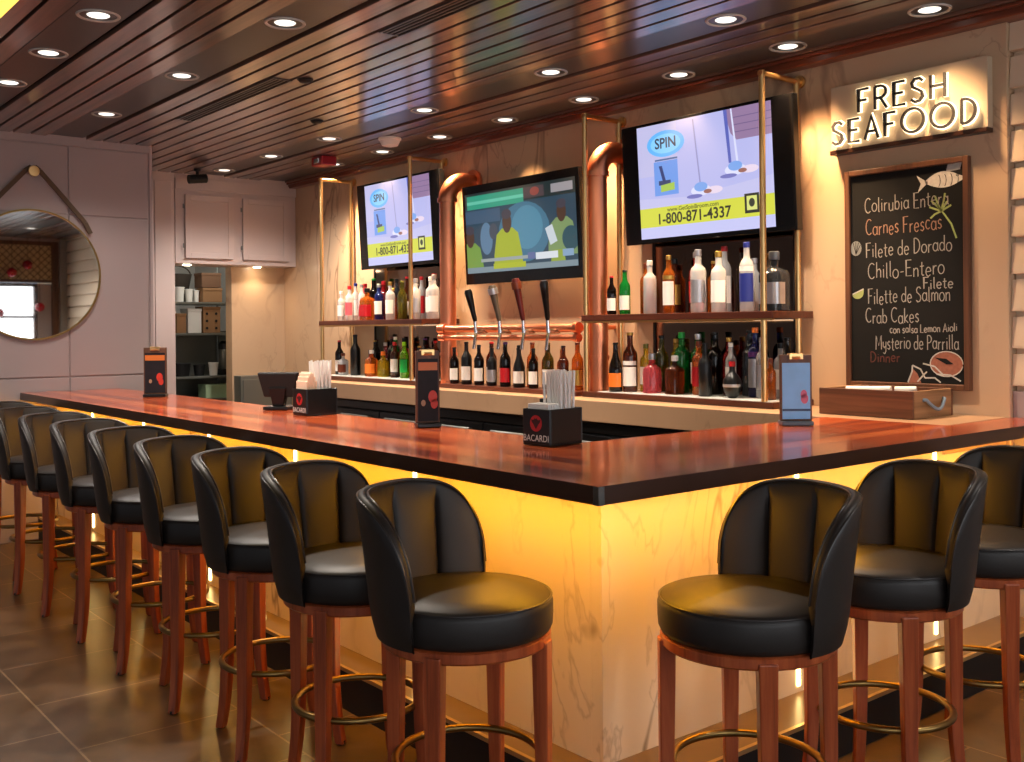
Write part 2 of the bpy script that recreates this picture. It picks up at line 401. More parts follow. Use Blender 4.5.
# foot ledge: tiled top with a pale nosing, black riser
LX, LY = -2.07, 2.05
mb = MB().prism([(-7.985, LY), (LX, LY), (LX, 4.757), (PX, 4.757), (PX, PY), (-7.985, PY)], lambda a, b: (a, b, 0), lambda a, b: (a, b, .155), 1)
mb.prism([(-7.985, LY+.012), (LX-.012, LY+.012), (LX-.012, 4.757), (PX, 4.757), (PX, PY), (-7.985, PY)], lambda a, b: (a, b, .155), lambda a, b: (a, b, .166), 0)
mb.box(-7.985, LY-.003, .152, LX+.003, LY+.012, .167, 2).box(LX-.012, LY+.012, .152, LX+.003, 4.757, .167, 2)
mb.build('foot_ledge', [M['ledge_tile'], M['blackmatte'], M['ledge_edge']], bar)

# ------------------------------------------------------------------ bar stools
def leg_mesh(ang):
    mb = MB(); n = 14; prev = None; vs = []; fs = []
    for i in range(n+1):
        t = i/n; z = .64*(1-t)
        r = .222+.006*t+.026*max(0, (t-.6)/.4)**2
        w = .050-.016*t; d = .046-.014*t
        c, s = cos(ang), sin(ang)
        for (a, b) in ((-d/2, -w/2), (d/2, -w/2), (d/2, w/2), (-d/2, w/2)):
            vs.append(((r+a)*c-b*s, (r+a)*s+b*c, z+.002))
    for i in range(n):
        for k in range(4):
            fs.append((i*4+k, i*4+(k+1) % 4, i*4+4+(k+1) % 4, i*4+4+k))
    fs += [(3, 2, 1, 0), (n*4, n*4+1, n*4+2, n*4+3)]
    return mb.add(vs, fs)
def back_mesh():
    U = R(80); nu = 120; mb = MB(); z0 = .652; secs = []; rim = []
    for i in range(nu+1):
        u = -U+2*U*i/nu; q = abs(u/U)
        hh = .14+(.398-.14)*max(0, 1-q**4.6)**.52
        t = .036*(1-.3*q**6)
        ch = abs(cos(pi*u/R(32)))**.42
        L = []
        no = 9
        ro = lambda z: .266+.044*((z-z0)/.40)**1.2 if z > z0 else .266
        for k in range(no): z = z0+(hh-.02)*k/(no-1); L.append((ro(z)-(.012*(1-k/2)**2 if k < 2 else 0), z))
        zt = z0+hh-.02; rt = ro(zt)
        for k in range(1, 6):
            a = pi*k/6; L.append((rt-t/2+t/2*cos(a), zt+.02*sin(a)))
        gf = lambda z: min(1, max(0, (zt-z)/.05))
        for k in range(no): z = zt-(hh-.02)*k/(no-1); L.append((ro(z)-t-.027*(ch-.75)*gf(z), z))
        secs.append([(r*cos(u), r*sin(u), z) for r, z in L])
        rim.append(((rt-t*.92)*cos(u), (rt-t*.92)*sin(u), zt+.014))
    n = len(secs[0]); vs = [p for s in secs for p in s]; fs = []
    for i in range(nu):
        for k in range(n): fs.append((i*n+k, i*n+(k+1) % n, (i+1)*n+(k+1) % n, (i+1)*n+k))
    fs += [tuple(range(n)), tuple(range(nu*n+n-1, nu*n-1, -1))]
    mb.add(vs, fs)
    outer = [(s[9+0][0], s[9+0][1], s[9+0][2]) for s in secs]
    return mb, rim, outer
def make_stool(label, group):
    t = thing('bar_stool', label, 'bar stool', (0,0,0), group=group, local=True)
    prof = [(0, .655), (.224, .655), (.237, .662), (.243, .675), (.245, .70), (.245, .735), (.241, .750), (.229, .760), (.15, .768), (.07, .772), (0, .773)]
    st = MB().lathe(prof, n=56).build('seat', M['leather'], t, smooth=50)
    MB().tube([(.240*cos(2*pi*k/56), .240*sin(2*pi*k/56), .752) for k in range(56)], .0035, 6, closed=True).build('piping', M['piping'], st, smooth=60)
    bm, rim, outer = back_mesh()
    bk = bm.build('backrest', M['leather'], t, smooth=55)
    MB().tube(rim, .0042, 6).tube(outer, .003, 6).build('piping', M['piping'], bk, smooth=60)
    MB().lathe([(.15, .622), (.232, .622), (.238, .628), (.238, .652), (.232, .656), (.15, .656)], n=48).build('seat_frame', M['stoolwood'], t, smooth=40)
    for k in range(4):
        a = R(90*k)
        lg = leg_mesh(a).build('leg', M['stoolwood'], t, bevel=.004)
        rr = .254
        MB().lathe([(.014, 0), (.016, .002), (.016, .012), (.013, .014)], (rr*cos(a), rr*sin(a), 0), 14).build('foot_glide', M['blackmatte'], lg)
    MB().tube([(.205*cos(2*pi*k/48), .205*sin(2*pi*k/48), .295) for k in range(48)], .0115, 10, closed=True).build('foot_ring', M['brass_ring'], t, smooth=60)
    return t
G1 = 'bar stools along the long side of the bar'; G2 = 'bar stools along the short side of the bar'
def slab_l(k): return 'black leather bar stool with channelled back, %s from the corner along the long side' % ORD[k]
LS = [(-2.347-.6*k+(.03 if k > 1 else 0), 1.735, a) for k, a in enumerate((211, 211, 212, 210, 209, 211, 210, 212, 210))]
proto = make_stool(slab_l(0), G1)
proto.location = (LS[0][0], LS[0][1], 0); proto.rotation_euler.z = R(LS[0][2])
# leg frames keep their own angle: legs are built on the diagonals of the seat, the seat swivels with the whole stool
for k, (x, y, a) in enumerate(LS[1:]): dup(proto, (x, y, 0), R(a), slab_l(k+1), G1)
RS = [(-1.81, 2.30, 66), (-1.80, 2.965, 65), (-1.79, 3.57, 66)]
for k, (x, y, a) in enumerate(RS):
    d = dup(proto, (x, y, 0), R(a), 'black leather bar stool with channelled back, %s from the corner along the short side' % ORD[k], G2)
    for ch in d.children:
        if ch.name.startswith('leg'): ch.rotation_euler.z = R(-15)   # these swivel seats are turned a little on their legs

# ------------------------------------------------------------------ back counter
CT = 1.07; CY = 4.2
bc = thing('back_counter', 'pale stone-topped back counter over black coolers behind the bar', 'counter', (-5.2, 4.45, 0))
MB().prism([(-8.25, CY), (-2.25, CY), (-2.25, YB-.003), (-8.25, YB-.003)], lambda a, b: (a, b, .945), lambda a, b: (a, b, CT)).build('countertop', M['stone'], bc, bevel=.004)
MB().box(-8.2, 4.27, 0, -2.86, YB-.003, .945).build('base', M['blackmatte'], bc)
for k in range(8):
    x = -8.18+k*.66
    d = MB().box(x+.008, 4.245, .1, x+.652, 4.272, .86).build('cooler_door', M['black'], bc, bevel=.004)
    MB().tube([(x+.12, 4.22, .815), (x+.54, 4.22, .815)], .011, 8).box(x+.12, 4.22, .81, x+.13, 4.246, .82).box(x+.53, 4.22, .81, x+.54, 4.246, .82).build('handle', M['steel'], d, smooth=50)
MB().box(-8.2, 4.25, .875, -2.86, 4.272, .93).build('top_rail', M['black'], bc, bevel=.003)
# underbar ice station inside the bar
us = thing('underbar_station', 'black underbar work station along the inner side of the bar', 'bar station', (-5.2, 2.9, 0))
MB().box(-7.6, 2.60, .0, -3.45, 3.0, .80).build('cabinet', M['blackmatte'], us, bevel=.006)
mb = MB()
for k in range(7): mb.box(-7.55+k*.58, 2.62, .80, -7.01+k*.58, 2.98, .825)
mb.build('lid', M['black'], us, bevel=.008)
us2 = thing('drainboard', 'black ribbed drainboard behind the short side of the bar', 'drainboard', (-3.1, 3.4, 0))
MB().box(-3.36, 2.75, 0, -2.9, 4.05, .86).build('cabinet', M['blackmatte'], us2, bevel=.006)
mb = MB()
for k in range(18): mb.box(-3.35, 2.78+k*.07, .86, -2.91, 2.825+k*.07, .875)
mb.build('ribs', M['black'], us2, bevel=.004)

# ------------------------------------------------------------------ bottle racks
def rack(x0, x1, label, grp):
    yf, yb = 4.42, 4.72; ext = .17 if x0 < -6 else .07
    t = thing('bottle_rack', label, 'shelf rack', ((x0+x1)/2, yf, CT))
    for x in (x0, x1):
        for y in (yf, yb):
            MB().tube([(x, y, CT+.0), (x, y, 2.835)], .0165, 16).build('post', M['brass'], t, smooth=50)
        MB().tube([(x, yf-.016, 2.82), (x, YB-.004, 2.82)], .0155, 16).lathe([(.035, YB-.02), (.035, YB-.004)], (x, 0, 2.82), 20, axis='y').build('top_bar', M['brass'], t, smooth=40)
    nx = x0-.02 if x0 < -6 else -4.60
    mb = MB().box(nx, yf-.022, 1.54, x1+ext, YB-.004, 1.578)
    if nx > x0: mb.box(x0-.022, yf-.022, 1.54, nx, 4.424, 1.578)
    sh = mb.build('shelf', M['shelfwood'], t, bevel=.003)
    MB().box(x0-.02, yf-.022, 1.53, x1+ext, yf-.004, 1.54).build('edge_strip', M['brass'], sh)
    sb = MB().box(nx, yf-.022, CT+.001, x1+ext, YB-.006, CT+.034)
    if nx > x0: sb.box(x0-.022, yf-.022, CT+.001, nx, 4.424, CT+.034)
    sb = sb.build('shelf', M['shelfwood'], t, bevel=.003)
    MB().box(nx+.005, yf-.008, CT+.034, x1+ext-.01, YB-.01, CT+.037).build('lit_surface', M['shelfwhite'], sb)
    return t
rack(-4.70, -3.35, 'brass-post bottle rack under the ad screen nearest the chalkboard', 'bottle racks')
rack(-8.07, -6.665, 'brass-post bottle rack under the ad screen nearest the pass-through', 'bottle racks')
# riser board for the bottles between the racks
tag(MB().box(-6.215, 4.36, CT+.001, -4.74, 4.60, CT+.03).build('bottle_riser', M['shelfwood'], None, bevel=.003), 'low dark wooden riser board under the taps holding wine bottles', 'riser')
for (a, b, l) in ((-4.42, -3.40, 'dark mirror panel behind the bottles nearest the chalkboard'), (-7.72, -6.62, 'dark mirror panel behind the bottles nearest the pass-through')):
    bmr = thing('mirror_panel', l, 'mirror', ((a+b)/2, YB-.01, 1.12), group='mirror panels behind the racks')
    MB().box(a, YB-.009, 1.125, b, YB-.001, 1.535).box(a, YB-.009, 1.582, b, YB-.001, 2.10).build('glass', M['darkmirror'], bmr)
    mb = MB()
    mb.box(a-.02, YB-.014, 1.125, a, YB-.001, 1.535).box(b, YB-.014, 1.125, b+.02, YB-.001, 1.535).box(a-.02, YB-.014, 1.582, a, YB-.001, 2.12).box(b, YB-.014, 1.582, b+.02, YB-.001, 2.12).box(a, YB-.014, 2.10, b, YB-.001, 2.12)
    mb.build('frame', M['blackmatte'], bmr)
# slim warm LED bars under the upper shelves
shl = glow('shelf_led', (1, .88, .72, 1), 9)
for (a, b, l) in ((-4.66, -3.42, 'thin light bar under the upper shelf nearest the chalkboard'), (-8.02, -6.72, 'thin light bar under the upper shelf nearest the pass-through')):
    t = thing('shelf_light', l, 'light', ((a+b)/2, 4.45, 1.53), group='light bars under the shelves')
    MB().box(a, 4.42, 1.527, b, 4.426, 1.5395).box(a, 4.426, 1.537, b, 4.452, 1.5395).build('housing', M['brass'], t)
    MB().box(a+.01, 4.428, 1.533, b-.01, 4.450, 1.5365).build('diffuser', shl, t)

# ------------------------------------------------------------------ bottles
GL = {}
def glass(col, key):
    if key not in GL:
        m, nt, b = newmat('glass_'+key)
        b.inputs['Base Color'].default_value = col; b.inputs['Roughness'].default_value = .06
        b.inputs['Transmission Weight'].default_value = .6 if key == 'clear' else .7; b.inputs['IOR'].default_value = 1.4
        GL[key] = m
    return GL[key]
COLS = {'clear': srgb(236,238,240), 'dark': srgb(26,18,16), 'amber': srgb(196,104,34), 'red': srgb(176,26,34), 'green': srgb(20,150,60), 'lime': srgb(150,220,30), 'yellow': srgb(226,190,40),
        'black': srgb(10,10,12), 'blue': srgb(40,50,130), 'brown': srgb(96,42,20), 'orange': srgb(232,120,40), 'silver': srgb(190,190,195), 'gold': srgb(196,156,80), 'white': srgb(236,232,226), 'grey': srgb(90,96,104), 'olive': srgb(96,92,30), 'pink': srgb(220,90,100), 'purple': srgb(80,40,110), 'smoke': srgb(70,76,84), 'olivegrey': srgb(84,76,66), 'darkred': srgb(78,24,22)}
PL = {}
def pm(key):
    if key not in PL:
        PL[key] = plain('paint_'+key, COLS[key], .35, metal=.8 if key in ('silver', 'gold') else 0)
    return PL[key]
# profiles: (radius fraction of height .. , z fraction)
PRO = {
 'wine': (.125, [(0, 0), (.9, 0), (1, .015), (1, .60), (.93, .66), (.55, .74), (.40, .79), (.38, .95)], .95, (.10, .42), .42),
 'burgundy': (.14, [(0, 0), (.9, 0), (1, .015), (1, .46), (.85, .56), (.5, .70), (.36, .80), (.34, .95)], .95, (.10, .38), .38),
 'spirit': (.125, [(0, 0), (.92, 0), (1, .012), (1, .64), (.9, .70), (.52, .75), (.42, .78), (.40, .93)], .90, (.16, .52), .46),
 'tall': (.105, [(0, 0), (.92, 0), (1, .012), (.98, .66), (.8, .72), (.48, .77), (.42, .80), (.40, .94)], .92, (.14, .55), .46),
 'squat': (.24, [(0, 0), (.9, 0), (1, .02), (1, .52), (.9, .62), (.45, .70), (.34, .74), (.34, .92)], .84, (.12, .44), .44),
 'globe': (.26, [(0, 0), (.35, 0), (.55, .03), (.85, .16), (1, .34), (.92, .50), (.65, .62), (.36, .70), (.30, .76), (.30, .92)], .86, (.30, .38), .36),
 'square': (.22, [(0, 0), (.9, 0), (1, .015), (1, .60), (.85, .68), (.42, .73), (.36, .77), (.36, .93)], .86, (.12, .48), .44),
 'cone': (.15, [(0, 0), (.92, 0), (1, .012), (.98, .20), (.80, .50), (.52, .72), (.36, .82), (.34, .94)], .92, (.10, .32), .40)}
def bottle(x, y, z, h, kind, g, cap, lab, label, group, lab2=None):
    rf, prof, c0, (l0, l1), cr = PRO[kind]
    t = thing('bottle', label, 'bottle', (x, y, z), group=group)
    r = rf*h; n = 20 if kind != 'square' else 4
    pr = [(a*r, b*h) for a, b in prof]
    mb = MB()
    if kind == 'square':
        vs = []
        for (a, b) in pr:
            q = .5+.5*min(1, a/r)  # square body, rounder neck
            for k in range(20):
                an = 2*pi*k/20+R(20); ca, sa = cos(an), sin(an)
                s = 1/max(abs(ca), abs(sa)) if a > .6*r else 1
                s = min(s, 1.28)
                vs.append((x+a*ca*s*.9, y+a*sa*s*.9, z+b))
        fs = []
        for j in range(len(pr)-1):
            for k in range(20):
                A, B = j*20+k, j*20+(k+1) % 20; fs.append((A, B, B+20, A+20))
        fs.append(tuple(range((len(pr)-1)*20, len(pr)*20)))
        mb.add(vs, fs)
    else: mb.lathe(pr, (x, y, z), n)
    opaque = g in ('white', 'black', 'silver')
    mb.build('body', pm(g) if opaque else glass(COLS[g], g), t, smooth=45)
    nr = pr[-1][0]
    MB().lathe([(nr*1.12, c0*h), (nr*1.18, c0*h+.004), (nr*1.15, h-.003), (nr*.9, h), (0, h)], (x, y, z), 14).build('cap', pm(cap), t, smooth=45)
    def wrap(a0, a1, key, a=R(66)):
        import bisect
        def rad(f):
            for (r0, z0), (r1, z1) in zip(prof[1:], prof[2:]):
                if z0 <= f <= z1: return r*(r0+(r1-r0)*(f-z0)/max(1e-6, z1-z0))
            return r
        vs = []; fs = []; nn = 12; mm = 5
        for j in range(mm):
            f = a0+(a1-a0)*j/(mm-1); rr = rad(f)*(1.012 if kind != 'square' else 1.0)+.0008
            for k in range(nn+1):
                # labels face the room and the bar corner
                an = R(-62)-a+2*a*k/nn
                s = 1
                if kind == 'square': s = min(1.28, 1/max(abs(cos(an)), abs(sin(an))))*.9*1.02
                vs.append((x+rr*s*cos(an), y+rr*s*sin(an), z+f*h))
        for j in range(mm-1):
            for k in range(nn): A = j*(nn+1)+k; fs.append((A, A+1, A+nn+2, A+nn+1))
        MB().add(vs, fs).build('label', pm(key), t, smooth=60)
    if lab: wrap(l0, l1, lab)
    if lab2: wrap(l1+.03, l1+.10, lab2)
    return t
CN = {'clear': 'clear', 'dark': 'dark', 'amber': 'amber', 'red': 'red', 'green': 'green', 'lime': 'lime-green', 'yellow': 'yellow', 'black': 'black', 'blue': 'blue', 'brown': 'brown', 'orange': 'orange', 'silver': 'silver', 'olive': 'olive', 'smoke': 'smoky grey', 'purple': 'purple', 'white': 'white', 'grey': 'grey', 'pink': 'pink', 'gold': 'gold'}
KN = {'wine': 'wine bottle', 'burgundy': 'sloping-shouldered bottle', 'spirit': 'spirit bottle', 'tall': 'tall slim bottle', 'squat': 'squat bottle', 'globe': 'round globe bottle', 'square': 'square decanter bottle', 'cone': 'conical bottle'}
def row(items, z, where, group):
    order = sorted(range(len(items)), key=lambda i: items[i][0])
    rank = {i: k for k, i in enumerate(order)}
    for i, it in enumerate(items):
        x, y, h, kind, g, cap, lab = it[:7]
        if lab: l = '%s %s, %s label, %s from left, %s' % (CN[g], KN[kind], CN[lab], ORD[rank[i]], where)
        else: l = '%s %s, %s cap, %s from left, %s' % (CN[g], KN[kind], CN[cap], ORD[rank[i]], where)
        bottle(x, y, z, h, kind, g, cap, lab, l, group, it[7] if len(it) > 7 else None)
Z1, Z2, Z3 = 1.579, 1.1085, CT+.031
RX = lambda px: -4.603+(px-612)*(1.215/161)
row([(-4.508, 4.455, .235, 'wine', 'dark', 'red', 'white'), (-4.44, 4.50, .27, 'wine', 'green', 'black', 'white'), (-4.355, 4.60, .31, 'spirit', 'amber', 'brown', None), (-4.27, 4.54, .32, 'spirit', 'clear', 'white', None),
     (-4.10, 4.52, .34, 'tall', 'amber', 'gold', 'white', 'gold'), (-4.01, 4.66, .36, 'spirit', 'red', 'silver', 'red'), (-3.885, 4.53, .36, 'spirit', 'clear', 'silver', 'silver'), (-3.81, 4.67, .38, 'tall', 'clear', 'red', 'white'),
     (-3.73, 4.52, .34, 'spirit', 'clear', 'gold', 'white'), (-3.60, 4.67, .30, 'spirit', 'clear', 'silver', None), (-3.52, 4.50, .375, 'tall', 'clear', 'blue', 'blue', 'white'), (-3.40, 4.58, .32, 'square', 'smoke', 'grey', 'silver'), (-4.18, 4.66, .33, 'spirit', 'brown', 'black', 'gold'), (-3.905, 4.69, .30, 'wine', 'amber', 'gold', None)],
    Z1, 'right rack upper shelf', 'bottles on the upper shelf of the right rack')
row([(-4.49, 4.465, .30, 'burgundy', 'dark', 'black', 'orange'), (-4.42, 4.52, .36, 'wine', 'brown', 'gold', 'white', 'white'), (-4.345, 4.58, .29, 'spirit', 'yellow', 'olive', 'white'), (-4.30, 4.67, .34, 'wine', 'olive', 'black', None), (-4.24, 4.52, .235, 'squat', 'pink', 'silver', None),
     (-4.13, 4.66, .36, 'spirit', 'green', 'green', None), (-4.06, 4.52, .225, 'square', 'brown', 'clear', None), (-3.93, 4.58, .31, 'spirit', 'orange', 'brown', 'red'), (-3.90, 4.69, .36, 'wine', 'dark', 'black', None), (-3.815, 4.50, .30, 'wine', 'black', 'black', None),
     (-3.73, 4.62, .30, 'tall', 'clear', 'white', 'white'), (-3.66, 4.70, .37, 'wine', 'smoke', 'black', None), (-3.575, 4.64, .385, 'tall', 'blue', 'orange', 'silver', 'purple'), (-3.625, 4.50, .20, 'globe', 'black', 'red', 'silver'),
     (-3.50, 4.60, .33, 'tall', 'clear', 'silver', 'silver'), (-3.385, 4.52, .22, 'spirit', 'amber', 'brown', None), (-3.335, 4.60, .33, 'wine', 'dark', 'black', 'grey'), (-4.212, 4.70, .32, 'tall', 'yellow', 'gold', None), (-4.02, 4.68, .35, 'spirit', 'green', 'silver', 'white'), (-3.80, 4.69, .33, 'tall', 'red', 'gold', None), (-3.43, 4.67, .30, 'spirit', 'clear', 'black', 'white')],
    Z2, 'right rack lower shelf', 'bottles on the lower shelf of the right rack')
row([(-7.98, 4.56, .26, 'spirit', 'clear', 'white', 'white'), (-7.82, 4.55, .30, 'spirit', 'clear', 'red', 'pink'), (-7.70, 4.60, .31, 'tall', 'clear', 'silver', None), (-7.60, 4.66, .36, 'wine', 'dark', 'green', None), (-7.51, 4.54, .27, 'square', 'amber', 'black', 'red'), (-7.44, 4.66, .33, 'spirit', 'red', 'red', None),
     (-7.34, 4.55, .30, 'spirit', 'blue', 'silver', 'white'), (-7.25, 4.67, .34, 'tall', 'smoke', 'black', None), (-7.15, 4.54, .31, 'spirit', 'clear', 'gold', 'white'), (-7.06, 4.65, .35, 'wine', 'brown', 'red', 'white'), (-6.985, 4.55, .31, 'wine', 'olive', 'olive', None), (-6.87, 4.66, .34, 'tall', 'clear', 'red', 'red'),
     (-6.78, 4.54, .32, 'spirit', 'clear', 'silver', 'silver'), (-6.655, 4.60, .33, 'spirit', 'clear', 'white', 'white'), (-6.54, 4.55, .34, 'spirit', 'clear', 'silver', 'white'), (-7.90, 4.66, .33, 'tall', 'clear', 'blue', 'white'), (-7.76, 4.67, .32, 'spirit', 'pink', 'red', None), (-7.215, 4.61, .26, 'tall', 'amber', 'gold', None), (-6.93, 4.62, .30, 'tall', 'clear', 'gold', 'gold'), (-6.71, 4.67, .36, 'spirit', 'smoke', 'red', 'red')],
    Z1, 'left rack upper shelf', 'bottles on the upper shelf of the left rack')
row([(-8.02, 4.56, .30, 'wine', 'dark', 'red', 'white'), (-7.92, 4.54, .19, 'square', 'clear', 'brown', 'brown'), (-7.73, 4.55, .35, 'wine', 'black', 'black', None), (-7.56, 4.60, .22, 'squat', 'brown', 'black', None), (-7.45, 4.54, .22, 'square', 'orange', 'white', 'orange'), (-7.33, 4.58, .21, 'squat', 'yellow', 'orange', None), (-7.35, 4.68, .33, 'wine', 'dark', 'brown', None),
     (-7.235, 4.64, .33, 'tall', 'green', 'white', 'green'), (-7.12, 4.56, .29, 'spirit', 'brown', 'red', 'white'), (-7.04, 4.68, .33, 'spirit', 'red', 'black', None), (-6.965, 4.55, .29, 'spirit', 'lime', 'lime', 'green'), (-6.84, 4.62, .25, 'wine', 'dark', 'black', 'white'), (-6.75, 4.55, .26, 'wine', 'black', 'gold', 'white'), (-6.60, 4.60, .30, 'wine', 'brown', 'red', None), (-7.62, 4.68, .30, 'wine', 'dark', 'gold', 'gold'), (-7.18, 4.69, .32, 'spirit', 'amber', 'black', None), (-6.89, 4.70, .32, 'wine', 'dark', 'purple', None), (-7.485, 4.70, .28, 'spirit', 'pink', 'white', 'white')],
    Z2, 'left rack lower shelf', 'bottles on the lower shelf of the left rack')
mid = []
labs = ['white', 'white', 'white', 'pink', 'white', 'white', 'silver', 'white', 'red', 'blue', 'white', 'gold', 'white', 'gold', 'white', 'yellow', 'white', 'gold']
gs = ['dark', 'dark', 'black', 'brown', 'dark', 'brown', 'black', 'brown', 'dark', 'blue', 'black', 'amber', 'dark', 'amber', 'olive', 'amber', 'brown', 'amber']
caps = ['black', 'red', 'black', 'purple', 'black', 'red', 'black', 'gold', 'purple', 'black', 'black', 'brown', 'black', 'gold', 'olive', 'gold', 'black', 'brown']
for k in range(18):
    x = -6.13+k*.0745
    mid.append((x, 4.44+(.055 if k % 2 else 0), .285+.02*((k*7) % 3-1), 'burgundy' if k in (9, 10) else 'wine', gs[k], caps[k], labs[k]))
row(mid, Z3, 'under the beer taps', 'bottles under the beer taps')

# ------------------------------------------------------------------ copper beer tower
bt = thing('beer_tower', 'copper pipe beer tower with four tap handles between the bottle racks', 'beer tap', (-5.4, 4.5, CT))
for x in (-6.285, -4.672):
    pipe = MB().tube([(x, 4.50, CT+.002), (x, 4.50, 2.46)], .060, 28).build('vertical_pipe', M['copper'], bt, smooth=50)
    path = [(x, 4.50+.15*(1-cos(a)), 2.46+.15*sin(a)) for a in [pi/2*k/12 for k in range(13)]]+[(x, 4.752, 2.61)]
    MB().tube(path, .066, 28).build('elbow', M['copper'], pipe, smooth=50)
    for (p, q, r) in (((x, 4.50, 2.445), (x, 4.50, 2.475), .074), ((x, 4.50, 1.30), (x, 4.50, 1.325), .067), ((x, 4.735, 2.61), (x, 4.756, 2.61), .10)):
        MB().tube([p, q], r, 28).build('collar', M['copper'], pipe, smooth=50)
MB().tube([(-6.27, 4.42, 1.50), (-4.775, 4.42, 1.50)], .027, 20).tube([(-6.28, 4.42, 1.50), (-6.20, 4.42, 1.50)], .036, 20).tube([(-4.80, 4.42, 1.50), (-4.765, 4.42, 1.50)], .036, 20).build('cross_pipe', M['copper'], bt, smooth=50)
MB().tube([(-6.27, 4.42, 1.437), (-4.775, 4.42, 1.437)], .020, 20).tube([(-6.28, 4.42, 1.437), (-6.20, 4.42, 1.437)], .028, 20).tube([(-4.80, 4.42, 1.437), (-4.765, 4.42, 1.437)], .028, 20).build('cross_pipe', M['copper'], bt, smooth=50)
MB().tube([(-4.79, 4.42, 1.50), (-4.79, 4.757, 1.50)], .014, 12).build('wall_bracket', M['copper'], bt, smooth=50)
tapspec = [(-5.72, 'black', .22), (-5.45, 'olivegrey', .24), (-5.20, 'darkred', .275), (-4.955, 'black', .25)]
for k, (x, c, hh) in enumerate(tapspec):
    tp = MB().tube([(x, 4.42, 1.48), (x, 4.33, 1.48)], .017, 12).tube([(x, 4.34, 1.49), (x, 4.325, 1.44), (x, 4.31, 1.36)], .012, 12).tube([(x, 4.33, 1.47), (x, 4.325, 1.55)], .013, 12).build('tap', M['chrome'], bt, smooth=50)
    lean = -.03 if k < 3 else .035
    P = [(x+lean*q*.6, 4.325-.05*q, 1.55+hh*q) for q in (0, .1, .25, .5, .75, .92, 1)]
    MB().tube(P, .02, 12, rs=[.013, .017, .018, .022, .026, .029, .021]).build('handle', plain('tap_handle_%d' % k, COLS[c], .3), tp, smooth=50)
    if k in (1, 2): MB().tube([P[4], P[5]], .034, 14).build('badge', pm('silver' if k == 1 else 'brown'), tp, smooth=50)

